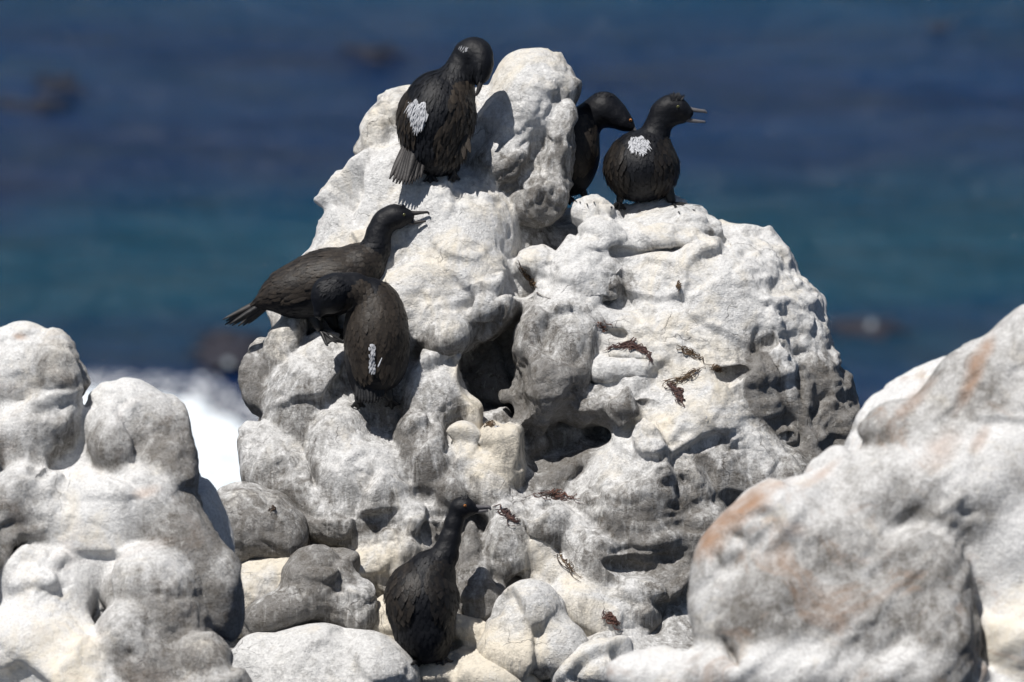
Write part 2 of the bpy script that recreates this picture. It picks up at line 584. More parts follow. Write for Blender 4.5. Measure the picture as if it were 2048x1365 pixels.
def depth_at(px, py, default=0.0):
    """depth (beyond the birds' distance) at which the rocks are met"""
    d = (P(px, py, 0) - Vector(CAM)).normalized()
    best = None
    for t in ALL_BVH:
        loc, nn, i, dist = t.ray_cast(Vector(CAM), d)
        if loc is not None and (best is None or dist < best[0]):
            best = (dist, loc)
    if best is None: return default
    return float((np.array(best[1]) - CAM) @ F_) - D0

M_center = rock_material('guano_limestone', seed=0.0)
M_boulder = rock_material('boulder_limestone', seed=3.0)
M_left = rock_material('near_left_limestone', ochre=0.15, soft=0.8, seed=7.0, runs=0.35)
M_right = rock_material('near_right_limestone', ochre=0.55, soft=0.8, seed=11.3, runs=0.25)
#BLOBS
HQ = 1.0
CENTER = [
 # px, py, front offset, rx, ry, rz, rot, wash, warm, blend
 # cores
 (850, 560, .16, 185, 320, 190, 0, .6), (1400, 830, .16, 280, 370, 250, 0, .5), (740, 900, .14, 210, 250, 190, 0, .4),
 (1060, 1080, .18, 330, 250, 200, 0, .35), (1290, 720, .15, 190, 220, 190, 0, .4), (1020, 800, .38, 240, 240, 120, 0, -.4),  # last core: bare brown rock, darkened to paint in the hollow's shade
 # white hump: a long tapering swelling below the perch, running back to the left shoulder
 (905, 465, .00, 128, 122, 125, 0, 1.0, .5, .05), (893, 575, .00, 130, 128, 125, 0, 1.0, .6, .06), (900, 662, -.03, 66, 62, 96, 0, .6, .4, .05), (975, 618, -.02, 74, 50, 90, 30, .55, .4, .05),
 (768, 430, .03, 98, 150, 120, -26, 1.0, .4, .06), (720, 565, .04, 110, 105, 110, 0, .9, .6, .06), (850, 300, .15, 115, 130, 120, 0, .75, .5, .04),
 (772, 262, .14, 46, 92, 70, -32, .5, .8, .04), (815, 620, .02, 100, 100, 110, 0, .95, .7, .05), (620, 600, .13, 60, 90, 80, -30, .7, .5, .04), (810, 460, .01, 150, 110, 130, 12, 1.0, .5, .06),
 # standing finger
 (1066, 174, .04, 84, 70, 78, 0, .6, .75, .03), (1030, 245, .02, 78, 112, 76, -18, .9, .4, .05), (1008, 328, .03, 54, 58, 54, -20, .4, .4, .04),
 (960, 290, .12, 60, 120, 60, 0, .7), (1118, 185, .09, 32, 44, 40, -10, .35, .6, .03),
 (1112, 305, .06, 40, 96, 54, -8, .45, .4, .03), (1085, 398, .06, 64, 50, 56, 30, .35, .3, .04), (1060, 330, .17, 70, 110, 60, -10, .3),
 # saddle
 (1200, 502, .02, 62, 62, 66, 10, 1.0, .3, .03), (1152, 565, .02, 58, 74, 62, -8, 1.0, .3, .05), (1198, 432, .10, 50, 42, 50, -10, .85, .6, .02), (1215, 470, .06, 40, 36, 40, 0, .9),
 (1072, 528, .07, 52, 44, 50, 0, .75, .6, .02), (1120, 505, .28, 130, 70, 70, 0, .4), (1040, 580, .18, 90, 80, 60, 0, .4), (1235, 572, .09, 38, 44, 44, 0, -.1), (1010, 490, .22, 110, 120, 90, 0, .3),
 (1290, 462, .26, 110, 46, 70, 0, .6), (1150, 465, .36, 120, 50, 70, 0, .5),
 # grey middle lobe
 (1120, 682, -.03, 80, 98, 96, 12, .4, .3, .04), (1085, 780, -.05, 100, 78, 96, 25, .15, .3, .06), (1080, 610, .05, 42, 52, 48, 20, .45),
 (1185, 650, .05, 34, 50, 40, 0, .5), (1238, 812, .0, 116, 44, 80, 15, .4, .3, .04), (1140, 890, .30, 130, 50, 60, 18, -.1),
 (1110, 945, .14, 92, 26, 45, 22, -.1), (1240, 742, .03, 72, 34, 50, 6, .95), (1250, 690, .07, 72, 28, 50, -5, .9),
 # right dome: one broad sloping mass
 (1325, 466, .07, 104, 36, 66, 6, .6, .5, .03), (1385, 446, .08, 54, 30, 46, -10, .5, .4, .02),
 (1390, 590, .04, 200, 150, 170, -12, .85, .5, .07), (1350, 710, .02, 170, 130, 150, 0, .8, .6, .07), (1480, 640, .05, 130, 160, 150, 28, .75, .4, .07),
 (1505, 520, .15, 80, 60, 80, -35, .7, .4, .05), (1585, 640, .13, 66, 100, 90, 28, .8, .6, .05), (1620, 730, .16, 52, 90, 80, 14, .6, .4, .04),
 (1562, 735, .075, 30, 150, 60, 12, .8, .4, .03), (1512, 800, .06, 56, 120, 80, 8, -.25, .3, .03), (1610, 850, .14, 46, 130, 80, 14, -.2, .3, .03),
 (1658, 810, .20, 50, 120, 90, 18, 0., .3, .04), (1695, 890, .25, 36, 95, 70, 16, .1, .3, .03),
 (1420, 770, .02, 110, 120, 110, 10, .7, .7, .06), (1385, 845, .00, 110, 90, 100, 20, .95, .9, .06), (1452, 890, .03, 50, 130, 70, 22, .4, .3, .04),
 (1300, 910, .00, 140, 78, 100, 35, .75, .6, .05), (1350, 970, .00, 110, 125, 110, 10, .4, .3, .06), (1265, 1015, .00, 130, 90, 105, 12, .4, .3, .05),
 (1300, 1085, .03, 84, 64, 76, 0, .25, .3, .04), (1515, 930, .08, 60, 110, 66, 28, .6, .3, .04), (1575, 960, .12, 60, 90, 60, 20, .3),
 (1400, 1080, .06, 80, 90, 70, 0, .3), (1340, 1180, .1, 80, 90, 70, 0, .2), (1245, 690, .06, 76, 60, 60, 0, .9, .5, .04),
 # left shoulder lobes
 (560, 695, .10, 34, 88, 60, -28, .5, .6, .02), (520, 775, .14, 20, 60, 40, 0, .2), (612, 812, .04, 78, 116, 84, -10, .45, .3, .04),
 (640, 715, .08, 50, 50, 60, -25, .75), (675, 780, .10, 60, 100, 70, 0, .5),
 (520, 886, .07, 40, 36, 40, 0, .55, .3, .03), (548, 945, .06, 66, 68, 66, 0, .5, .3, .05), (596, 1000, .06, 80, 60, 66, 0, .3, .3, .05),
 (678, 875, .01, 58, 74, 66, -5, .45, .3, .03), (727, 972, -.02, 118, 104, 104, -12, .6, .3, .05), (690, 1045, .0, 108, 62, 84, -6, .35, .3, .05),
 (862, 925, .0, 62, 104, 70, 24, .35, .3, .03), (866, 800, .02, 66, 92, 72, 0, .55, .3, .03), (905, 990, .03, 42, 56, 50, 10, .3),
 (790, 800, .08, 80, 90, 60, 0, .4), (820, 1070, .02, 76, 72, 66, 0, .45, .3, .05), (775, 1130, .03, 90, 76, 70, 0, .7, .8, .04),
 # cream strip
 (936, 800, .06, 22, 84, 32, 14, .8, .9, .03), (934, 925, .05, 30, 60, 40, 6, .8, .8, .03),
 (1008, 905, .02, 44, 68, 54, 4, .65, 1.0, .03), (978, 985, .03, 40, 70, 50, 14, .6, .8, .04), (1000, 1020, .06, 46, 40, 40, 0, .3),
 # lower middle
 (936, 1108, .00, 26, 76, 40, -4, .25, .3, .02), (1004, 1088, .00, 42, 78, 52, 0, .5, .3, .02),
 (962, 1200, .01, 54, 82, 56, 6, .25, .3, .04), (1090, 1052, .03, 66, 52, 64, -10, .5, .3, .03), (1150, 1075, .04, 50, 46, 50, 20, .45),
 (1195, 1132, .01, 60, 84, 64, 26, .35, .3, .03), (1058, 1112, .05, 38, 34, 40, 0, .8, .7, .03), (1115, 1165, .05, 74, 50, 56, -28, .75, .6, .04),
 (1275, 1205, .04, 48, 70, 56, 34, .5, .3, .03), (1205, 1245, .02, 110, 56, 66, -38, .7, .5, .04), (1165, 1200, .05, 60, 40, 50, -30, .8, .9),
 (880, 1060, .07, 50, 60, 50, 0, .4), (1120, 1290, .04, 80, 60, 60, 0, .8, .8), (1240, 1290, .06, 60, 40, 50, -30, .6),
]
CENTER_CUTS = [
 (988, 752, .0, 70, 74, 175, -30), (1008, 815, .0, 46, 42, 140, -20), (950, 760, .0, 26, 46, 120, 0), (1125, 893, -.04, 92, 42, 170, 18), (1075, 915, -.02, 44, 44, 160, 0), (1052, 880, .02, 20, 30, 110, 0), 
 (1068, 322, .04, 12, 52, 50, -20),
 (1140, 445, .05, 60, 26, 60, 25), (1230, 580, .03, 30, 22, 40, 0), (1045, 560, .08, 22, 24, 50, 0),
 (622, 925, .02, 12, 50, 50, 5), (905, 868, .02, 12, 30, 40, 0), (1020, 985, .0, 14, 22, 50, 0),
 (1590, 740, .06, 9, 80, 40, 10), (1640, 900, .1, 10, 80, 40, 12), (1435, 960, .02, 14, 60, 40, 20), (1533, 690, .02, 14, 22, 40, -20), (1470, 745, .02, 34, 10, 30, 10),
 (1265, 1130, .02, 60, 18, 60, -5), (1345, 1210, .03, 24, 50, 60, 10), (1050, 1160, .03, 10, 60, 40, 0), (990, 1150, .0, 12, 26, 40, 15),
 (1130, 1010, .02, 60, 10, 40, 8), (1440, 470, .06, 26, 14, 40, -20), (1230, 1300, .02, 40, 12, 40, -20), (860, 1075, .0, 9, 30, 40, 5),
 (1250, 722, .02, 60, 7, 36, -4), (1225, 768, .0, 76, 9, 44, 12), (1225, 668, .04, 30, 10, 30, -20), (1300, 498, .06, 90, 8, 30, 4),
]
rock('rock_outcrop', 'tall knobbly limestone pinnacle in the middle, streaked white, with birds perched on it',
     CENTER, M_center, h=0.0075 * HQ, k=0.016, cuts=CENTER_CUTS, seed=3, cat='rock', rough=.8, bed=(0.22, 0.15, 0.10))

rock('rock_base', None, [(900, 1560, .1, 900, 330, 500, 0, .4), (1250, 1480, .0, 500, 260, 300, 0, .4), (600, 1480, .0, 360, 260, 300, 0, .4),
     (900, 1260, .10, 220, 120, 150, 0, .6), (1150, 1360, .05, 250, 100, 150, 0, .6), (1330, 1290, .12, 150, 120, 150, 0, .4), (420, 1180, .2, 140, 130, 150, 0, .6)],
     M_center, h=0.016, k=0.05, seed=8, kind='structure')
bpy.data.objects['rock_base'].name = 'rocky_ground'

B = [
 ('grey rounded boulder with a tiny curl of seaweed on top, left of the pinnacle foot', [(515, 1055, -.06, 92, 76, 80, -8, .35), (480, 1030, -.04, 55, 55, 60, 0, .45), (560, 1080, -.04, 50, 56, 55, 0, .3)]),
 ('cream white boulder lying between two grey boulders at lower left', [(520, 1170, -.02, 90, 56, 80, 8, .95, 1.0), (600, 1150, .0, 80, 50, 70, 10, .95, 1.0), (470, 1215, -.03, 60, 70, 60, 0, .9, .8)]),
 ('grey smooth egg-shaped boulder left of the lowest bird', [(640, 1162, -.12, 74, 78, 76, 0, .2), (565, 1228, -.12, 84, 44, 66, 25, .3), (700, 1208, -.10, 62, 68, 66, 0, .55)]),
 ('broad pale whitewashed boulder along the bottom edge, left of the lowest bird', [(610, 1345, -.20, 150, 90, 110, 0, .75), (735, 1360, -.18, 100, 96, 100, 0, .7), (510, 1350, -.16, 70, 86, 80, 0, .8), (640, 1400, -.2, 190, 90, 120, 0, .7)]),
 ('pale upright boulder with crusty yellow side, right of the lowest bird', [(1056, 1248, -.11, 78, 86, 80, 0, .7, .5), (1050, 1310, -.11, 90, 60, 80, 0, .75, 1.0), (1120, 1300, -.09, 60, 66, 60, 20, .6)]),
 ('cream flat rock under the feet of the lowest bird', [(900, 1345, -.08, 90, 48, 90, 0, .9, 1.0), (985, 1360, -.10, 100, 48, 90, -6, .85, 1.0), (940, 1265, -.03, 70, 36, 60, -25, .9, 1.0), (1010, 1320, -.07, 60, 40, 60, -15, .85, .9), (800, 1250, .0, 80, 60, 60, 0, .85, 1.0)]),
 ('whitish boulder at the bottom edge, right of the crusty boulder', [(1190, 1350, -.10, 80, 50, 70, 0, .8, .6), (1250, 1345, -.07, 60, 40, 60, 0, .8)]),
]
for i, (lab, bl) in enumerate(B):
    rock('boulder', lab, bl, M_boulder, h=0.0075 * HQ, k=0.035, seed=20 + i, amp=0.8, cat='boulder', rough=.7, dwash=-.05)

LEFT = [
 (180, 1150, .16, 290, 330, 200, 0, .8), (60, 900, .14, 120, 200, 150, 0, .8), (330, 1200, .16, 120, 240, 150, 12, .5),
 (40, 745, .00, 90, 98, 90, 0, .8, .5), (112, 745, -.02, 46, 80, 66, 5, .5, .5), (100, 850, .0, 56, 70, 66, -15, .6), (30, 870, .02, 70, 60, 60, 0, .7), (60, 910, .04, 60, 40, 50, 20, .6),
 (35, 1005, -.02, 58, 78, 66, -5, .55), (90, 1020, .02, 38, 90, 50, -10, .65), (-10, 1090, .0, 32, 60, 50, 0, .5),
 (240, 845, .02, 82, 88, 84, 8, .8), (310, 870, .04, 62, 82, 70, 25, .6), (220, 900, .0, 44, 60, 50, 10, .5), (330, 930, .04, 60, 60, 60, 0, .3),
 (285, 1010, .00, 108, 88, 90, 5, .75), (360, 980, .06, 46, 86, 60, 22, .25), (350, 1080, .02, 70, 100, 76, 18, .35), (190, 1080, .04, 110, 130, 90, 0, .95, .6),
 (400, 1140, .06, 46, 120, 60, 14, .3), (440, 1190, .07, 44, 90, 60, 8, .45),
 (302, 1175, -.03, 92, 86, 90, -5, .65), (335, 1240, -.03, 72, 110, 84, 8, .35), (268, 1290, -.06, 70, 84, 84, 20, .6), (300, 1340, -.04, 70, 60, 70, 0, .3),
 (90, 1190, .0, 90, 90, 90, 0, .85), (60, 1300, -.02, 130, 110, 100, 0, .95, .6), (160, 1360, -.02, 110, 90, 90, 0, 1.0, .8),
 (410, 1320, -.02, 62, 52, 60, 10, .5, .6), (380, 1260, .04, 44, 60, 50, 0, .25), (330, 1400, -.02, 150, 70, 90, 0, .5), (440, 1390, .0, 50, 60, 60, 0, .5),
 (200, 1440, 0, 300, 120, 160, 0, .7),
]
LEFT_CUTS = [(118, 1080, .0, 13, 50, 50, -28), (112, 930, .0, 10, 34, 50, -40), (345, 1140, -.06, 20, 15, 20, 0), (312, 1215, -.06, 9, 14, 20, 0), (328, 1205, -.07, 7, 8, 16, 0), (385, 910, .04, 8, 30, 40, 15), (200, 960, .0, 20, 6, 20, -40)]
rock('rock_outcrop', 'pale rounded rock mass in the lower left corner, in front of the surf', LEFT, M_left, h=0.009 * HQ, k=0.038,
     base_w=-1.5, cuts=LEFT_CUTS, seed=41, amp=0.9, rough=.75, dwash=-.12, marks=[(40, 673, 0, (16, 8, 0), .8), (290, 985, 0, (30, 14, 20), .5), (185, 700, 0, (30, 20, 0), .4)])

RIGHT = [
 (1770, 1000, -.03, 170, 90, 120, 25, .6), (1930, 1010, -.05, 130, 120, 120, 0, .65), (2060, 770, .03, 120, 170, 120, -20, .6), (1950, 780, .05, 110, 90, 100, 38, .5),
 (1960, 1130, .2, 330, 420, 300, 0, .8), (1620, 1230, .2, 230, 260, 220, 0, .7),
 (2070, 850, .02, 150, 225, 150, -35, .6), (1960, 830, .03, 110, 120, 120, -40, .5), (1870, 850, .04, 120, 66, 100, 38, .45), (1795, 860, .05, 66, 56, 70, 30, .45), (1870, 930, .02, 110, 90, 90, 15, .55),
 (2010, 960, -.02, 160, 130, 130, 10, .7), (1700, 960, .08, 90, 60, 70, -10, .7), (1790, 990, .05, 110, 80, 80, -20, .6),
 (1590, 1010, .03, 92, 58, 80, 22, .8), (1480, 1075, .03, 92, 50, 70, 38, .7), (1560, 1090, -.03, 130, 96, 100, 10, .65), (1460, 1160, .02, 86, 90, 86, 0, .5),
 (1450, 1240, .03, 72, 90, 80, 10, .7), (1560, 1240, -.05, 130, 120, 100, 0, .45), (1690, 1140, -.04, 120, 110, 100, 0, .5), (1730, 1260, -.06, 130, 130, 110, 0, .5),
 (1850, 1180, -.07, 100, 130, 100, 12, .5), (1880, 1290, -.06, 74, 110, 90, 5, .45), (1600, 1350, -.04, 190, 90, 110, 0, .75), (1830, 1360, -.06, 130, 80, 110, 0, .6),
 (2030, 1120, .02, 130, 150, 120, 0, .95), (2060, 1290, .06, 110, 150, 120, 0, .95, .8), (1310, 1350, .12, 100, 56, 80, 5, .8), (1440, 1360, .04, 90, 70, 80, 0, .6),
 (1400, 1410, .1, 150, 70, 100, 0, .7), (1750, 1440, 0, 420, 120, 200, 0, .7), (2080, 1000, .1, 130, 330, 200, 0, .8),
]
RIGHT_CUTS = [(1585, 985, -.01, 44, 8, 26, 6), (1463, 1076, .0, 28, 15, 30, -32), (1428, 1110, .0, 9, 34, 30, 26), (1748, 885, .03, 40, 20, 40, 20), (1460, 1300, .03, 12, 40, 40, 26), (2035, 1030, -.06, 30, 7, 20, 15), (1955, 1280, 0.0, 9, 70, 50, 8)]
rock('rock_outcrop', 'large blurred whitish rock slope with rusty ochre stains filling the lower right corner', RIGHT, M_right, h=0.010 * HQ, k=0.05,
     base_w=-3.0, cuts=RIGHT_CUTS, seed=61, amp=0.75, rough=.45, dwash=-.12, bed=(-9, 1, -0.75),
     marks=[(1475, 1030, 0, (120, 28, 40), 1.0), (1420, 1080, 0, (46, 30, 55), 1.0), (1880, 900, 0, (60, 30, 40), .45), (1950, 740, 0, (90, 20, 68), .9), (1830, 800, 0, (60, 16, 45), .55), (1640, 950, 0, (60, 12, 35), .5), (1960, 880, 0, (30, 16, 60), .5), (1590, 1060, 0, (26, 16, 0), .35)])

# ------------------------------------------------------------------ sea, surf, kelp
def sea_point(px, py, z=SEA_Z):
    d = np.array(P(px, py, 0)) - CAM
    t = (z - CAM[2]) / d[2]
    return CAM + d * t

m, nt, b = new_mat('sea_water')
g = NT(nt)
pos = g.n('ShaderNodeNewGeometry').outputs['Position']
big = g.noise(g.mapping(pos, (0.05, 0.13, 1), loc=(3.1, 2.2, 0)), 1.0, 3, 0.5, 0.5)
band = g.noise(g.mapping(pos, (0.018, 0.16, 1), rot=(0, 0, 0.08), loc=(0.4, 5.4, 0)), 1.0, 4, 0.5, 0.4)
c = g.mix(g.ramp(g.math('MULTIPLY_ADD', big, 0.5, g.math('MULTIPLY', band, 0.5)), [(0.42, 0.0), (0.58, 1.0)]), (0.002, 0.014, 0.062), (0.002, 0.024, 0.078))
st = g.noise(g.mapping(pos, (0.10, 0.75, 1)), 1.0, 5, 0.6, 0.3)
c = g.mix(g.ramp(st, [(0.34, 0.55), (0.58, 0.0)]), c, (0.003, 0.008, 0.030))
rk = g.noise(g.mapping(pos, (0.10, 0.34, 1), loc=(9, 3, 0)), 1.0, 4, 0.55, 0.3)
c = g.mix(g.math('MULTIPLY', g.ramp(rk, [(0.54, 0.0), (0.68, 1.0)]), 0.35), c, (0.009, 0.012, 0.032))
# a pale sandy shoal shows green through the water as a band, and again far out
sep = g.n('ShaderNodeSeparateXYZ'); g.link(pos, sep.inputs[0])
wob = g.noise(g.mapping(pos, (0.04, 0.10, 1), loc=(5, 1, 0)), 1.0, 4, 0.6, 0.5)
yy = g.math('ADD', sep.outputs[1], g.math('MULTIPLY', g.math('SUBTRACT', wob, 0.5), 11.0))
def shoal(py, width):
    y0 = float(sea_point(1024, py)[1])
    return g.math('SUBTRACT', 1.0, g.math('DIVIDE', g.math('ABSOLUTE', g.math('SUBTRACT', yy, y0)), width), clamp=True)
c = g.mix(g.math('MULTIPLY', g.ramp(shoal(520, 3.6), [(0.0, 0.0), (0.7, 1.0)]), 0.85), c, (0.001, 0.044, 0.078))
c = g.mix(g.math('MULTIPLY', g.ramp(shoal(-20, 4.0), [(0.0, 0.0), (0.8, 1.0)]), 0.7), c, (0.003, 0.040, 0.092))
g.link(c, b.inputs['Base Color'])
b.inputs['Roughness'].default_value = 0.16
b.inputs['Specular IOR Level'].default_value = 0.36
b.inputs['IOR'].default_value = 1.33
hw = g.noise(g.mapping(pos, (1.0, 2.0, 1)), 1.6, 6, 0.6, 0.3)
hw2 = g.noise(g.mapping(pos, (0.25, 0.7, 1)), 1.0, 3, 0.5)
g.link(g.bump(g.math('MULTIPLY_ADD', hw2, 4.0, hw), 1.0, 0.30), b.inputs['Normal'])
M_sea = m
N = 120
gx = np.concatenate([-np.geomspace(600, 20, 20), np.linspace(-18, 18, 80), np.geomspace(20, 600, 20)])
gy = np.concatenate([-np.geomspace(90, 12, 12), np.linspace(-10, 110, 170), np.geomspace(112, 1500, 24)])
X, Y = np.meshgrid(gx, gy, indexing='ij')
pts = np.stack([X.ravel(), Y.ravel(), np.zeros(X.size)], 1)
pts[:, 2] = SEA_Z + 0.10 * perlin(pts * [1, 1.8, 1], 4.0, 71) + 0.05 * perlin(pts * [1, 1.6, 1], 1.7, 72)
ny = len(gy)
a = (np.arange(len(gx) - 1)[:, None] * ny + np.arange(ny - 1)[None, :]).ravel()
quads = np.stack([a, a + ny, a + ny + 1, a + 1], 1)
tag(mesh_obj('sea', pts, quads, M_sea, origin=(0, 0, SEA_Z)), kind='structure')

# surf boiling at the rock foot, a heap of foam
mf, nt, b = new_mat('surf_foam')
g = NT(nt)
pos = g.n('ShaderNodeNewGeometry').outputs['Position']
c = g.mix(g.ramp(g.noise(pos, 2.2, 6, 0.65, .4), [(0.36, 0.0), (0.60, 1.0)]), (0.62, 0.74, 0.83), (0.90, 0.93, 0.95))
g.link(c, b.inputs['Base Color'])
b.inputs['Roughness'].default_value = 0.9
b.inputs['Subsurface Weight'].default_value = 0.0
g.link(g.bump(g.noise(pos, 9, 7, 0.7), 0.5, 0.10), b.inputs['Normal'])
def surf(name, label, outline, seed):
    # outline: pixels of the foam's seaward edge, from left to right; the heap runs back towards the rocks
    vs, fs = [], []
    rr = random.Random(seed)
    bl = []
    for i in range(420):
        t = rr.random() * (len(outline) - 1)
        k = int(t); u = t - k
        px = outline[k][0] * (1 - u) + outline[k + 1][0] * u
        py = outline[k][1] * (1 - u) + outline[k + 1][1] * u
        s_ = rr.random() ** 1.6
        py += s_ * 420 + 4 + rr.gauss(0, 12)
        px += rr.gauss(0, 14)
        r = rr.uniform(0.16, 0.36) + 0.9 * min(1, s_ * 2.2) * rr.uniform(.5, 1)
        if s_ < 0.05: r *= 0.6
        c = sea_point(px, py, SEA_Z)
        bl.append((c + np.array([0, 0, -r * 0.15]), r))
    lo = np.min([c - r for c, r in bl], 0) - .3; hi = np.max([c + r for c, r in bl], 0) + .3
    Fd = Field(lo, hi, 0.07)
    for c, r in bl: Fd.ellipsoid(c, (r * 1.3, r * 1.1, r * 0.55), 0, 0.05)
    v, q = Fd.mesh()
    n = vnormals(v, q)
    v = v + n * (0.06 * perlin(v, 0.35, 5) + 0.03 * perlin(v, 0.15, 6))[:, None]
    tag(mesh_obj(name, v, q, mf), label, None, None, 'stuff')
surf('surf_foam', 'white surf foam boiling on the sea between the left rocks and the pinnacle',
     [(60, 800), (165, 812), (215, 812), (300, 822), (350, 815), (400, 845), (450, 876), (520, 900), (600, 930), (700, 950)], 3)

# spray hanging over the edge of the surf
msp, nt, b = new_mat('sea_spray')
g = NT(nt)
pos = g.n('ShaderNodeNewGeometry').outputs['Position']
b.inputs['Base Color'].default_value = (0.93, 0.95, 0.97, 1)
b.inputs['Roughness'].default_value = 0.9
g.link(g.ramp(g.noise(pos, 9.0, 6, 0.75, 0.6), [(0.50, 0.0), (0.62, 0.85)]), b.inputs['Alpha'])
rr = random.Random(8)
edge = [(60, 800), (165, 800), (215, 805), (300, 815), (350, 802), (400, 830), (450, 862), (520, 885), (600, 920), (700, 940)]
bl = []
for i in range(520):
    t = rr.random() * (len(edge) - 1)
    k = int(t); u = t - k
    px = edge[k][0] * (1 - u) + edge[k + 1][0] * u + rr.gauss(0, 22)
    py = edge[k][1] * (1 - u) + edge[k + 1][1] * u - abs(rr.gauss(0, 20)) + 26 * rr.random()
    bl.append((sea_point(px, py, SEA_Z) + np.array([0, 0, 0.05]), 0.05 + 0.20 * rr.random() ** 2))
lo = np.min([c - r for c, r in bl], 0) - .3; hi = np.max([c + r for c, r in bl], 0) + .3
Fd = Field(lo, hi, 0.06)
for c, r in bl: Fd.ellipsoid(c, (r * 1.2, r * 1.2, r * 0.8), 0, 0.04)
v, q = Fd.mesh()
tag(mesh_obj('sea_spray', v, q, msp), 'thin white spray above the ragged edge of the surf', None, None, 'stuff')

# kelp floating at the surface, reddish brown, with pale beads added as painted sun glints
mk, nt, b = new_mat('kelp')
g = NT(nt)
b.inputs['Roughness'].default_value = 0.7
g.link(g.mix(g.attr('tone'), (0.006, 0.012, 0.030), (0.022, 0.018, 0.026)), b.inputs['Base Color'])
mw, nt, b = new_mat('glint_white')
b.inputs['Base Color'].default_value = (0.22, 0.25, 0.28, 1)
b.inputs['Roughness'].default_value = 0.5
def kelp(px, py, rx, ry, label, n=90, glint_px=None, seed=0, tone=0.5):
    rr = random.Random(seed)
    vs, fs, tn = [], [], []
    c0 = sea_point(px, py)
    for i in range(n):
        a = rr.random() * 6.283; r = rr.random() ** 0.7
        c = sea_point(px + math.cos(a) * r * rx, py + math.sin(a) * r * ry, SEA_Z + rr.uniform(-0.02, 0.05))
        L = rr.uniform(0.3, 0.8); wd = rr.uniform(0.03, 0.07); an = rr.gauss(0, 0.5)
        dx, dy = math.cos(an), math.sin(an)
        base = len(vs); tt = min(1, max(0, rr.gauss(tone, .25)))
        for k in range(6):
            u = k / 5 - .5
            ww = wd * (1 - (2 * u) ** 2) ** 0.5 + 0.004
            z = 0.03 * math.sin(u * 9 + i)
            bend = 0.15 * u * u * math.sin(i)
            for sgn in (-1, 1):
                vs.append((c[0] + dx * L * u - dy * (ww * sgn + bend), c[1] + dy * L * u + dx * (ww * sgn + bend), c[2] + z)); tn.append(tt)
        for k in range(5):
            fs.append((base + 2 * k, base + 2 * k + 1, base + 2 * k + 3, base + 2 * k + 2))
    o = mesh_obj('floating_kelp', vs, fs, mk, attrs={'tone': tn})
    so = o.modifiers.new('thick', 'SOLIDIFY'); so.thickness = 0.012
    tag(o, label, 'kelp', 'patches of kelp floating on the sea')
    if glint_px:
        Fd = None
        bl = []
        for i in range(16):
            bl.append((sea_point(glint_px[0] + rr.gauss(0, 2.5), glint_px[1] + rr.gauss(0, 2.5), SEA_Z + .07), rr.uniform(.02, .04)))
        lo = np.min([c - r for c, r in bl], 0) - .1; hi = np.max([c + r for c, r in bl], 0) + .1
        Fd = Field(lo, hi, 0.012)
        for c, r in bl: Fd.ellipsoid(c, (r, r, r * .7), 0, 0.01)
        v, q = Fd.mesh()
        mesh_obj('painted_glint', v, q, mw, parent=o)
kelp(1725, 660, 45, 18, 'brown kelp patch with a pale painted sun glint, between the pinnacle and the right rocks', 90, (1743, 650), 1, .6)
kelp(462, 700, 32, 34, 'brown kelp patch on the water beside the pinnacle, below the tail of the side-on bird', 70, (456, 726), 2, .7)
kelp(50, 214, 60, 13, 'faint dark kelp patch near the left edge of the sea', 20, None, 3, .2)
kelp(125, 166, 28, 16, 'small dark kelp patch near the upper left, alone on open water', 11, None, 4, .15)
kelp(1905, 52, 24, 14, 'small kelp patch in the top right corner of the sea', 11, None, 5, .4)
kelp(745, 105, 60, 12, 'long thin kelp patch left of the topmost bird head', 12, None, 6, .3)

# ------------------------------------------------------------------ plumage and horn materials
def plumage(name, c0, c1, rough=0.5, scale=1.0, spec=0.4):
    m, nt, b = new_mat(name)
    g = NT(nt)
    pos = g.n('ShaderNodeNewGeometry').outputs['Position']
    t = g.attr('tone')
    n = g.noise(pos, 60, 5, 0.7)
    f = g.math('ADD', t, g.math('MULTIPLY', g.math('SUBTRACT', n, 0.5), 0.5), clamp=True)
    g.link(g.mix(f, c0, c1), b.inputs['Base Color'])
    b.inputs['Roughness'].default_value = rough
    b.inputs['Specular IOR Level'].default_value = spec
    h = g.noise(g.mapping(pos, (1, 1, 1)), 210 * scale, 4, 0.7)
    v = g.n('ShaderNodeTexVoronoi'); v.inputs['Scale'].default_value = 85 * scale
    g.link(pos, v.inputs['Vector'])
    g.link(g.bump(g.math('MULTIPLY_ADD', v.outputs['Distance'], 0.5, h), 0.5, 0.002), b.inputs['Normal'])
    return m
M_body = plumage('black_plumage', (0.0025, 0.003, 0.0055), (0.010, 0.011, 0.014), 0.55, 1.0, 0.28)
M_wing = plumage('brown_black_feather', (0.004, 0.004, 0.005), (0.053, 0.042, 0.032), 0.5, 1.2, 0.3)
M_tail = plumage('slate_tail_feather', (0.008, 0.009, 0.011), (0.060, 0.055, 0.053), 0.5, 1.2, 0.3)
M_rump, nt, b = new_mat('white_rump_feather')
g = NT(nt)
g.link(g.mix(g.attr('tone'), (0.14, 0.145, 0.16), (0.52, 0.53, 0.56)), b.inputs['Base Color']); b.inputs['Roughness'].default_value = 0.8
def plain(name, c, rough=0.4, spec=0.5):
    m, nt, b = new_mat(name)
    g = NT(nt)
    pos = g.n('ShaderNodeNewGeometry').outputs['Position']
    n = g.noise(pos, 120, 4, 0.6)
    g.link(g.mix(n, tuple(x * 0.6 for x in c), tuple(min(1, x * 1.4) for x in c)), b.inputs['Base Color'])
    b.inputs['Roughness'].default_value = rough
    b.inputs['Specular IOR Level'].default_value = spec
    return m
M_bill = plain('grey_horn', (0.030, 0.027, 0.026), 0.35)
M_bill_pale = plain('pale_grey_horn', (0.10, 0.095, 0.10), 0.35)
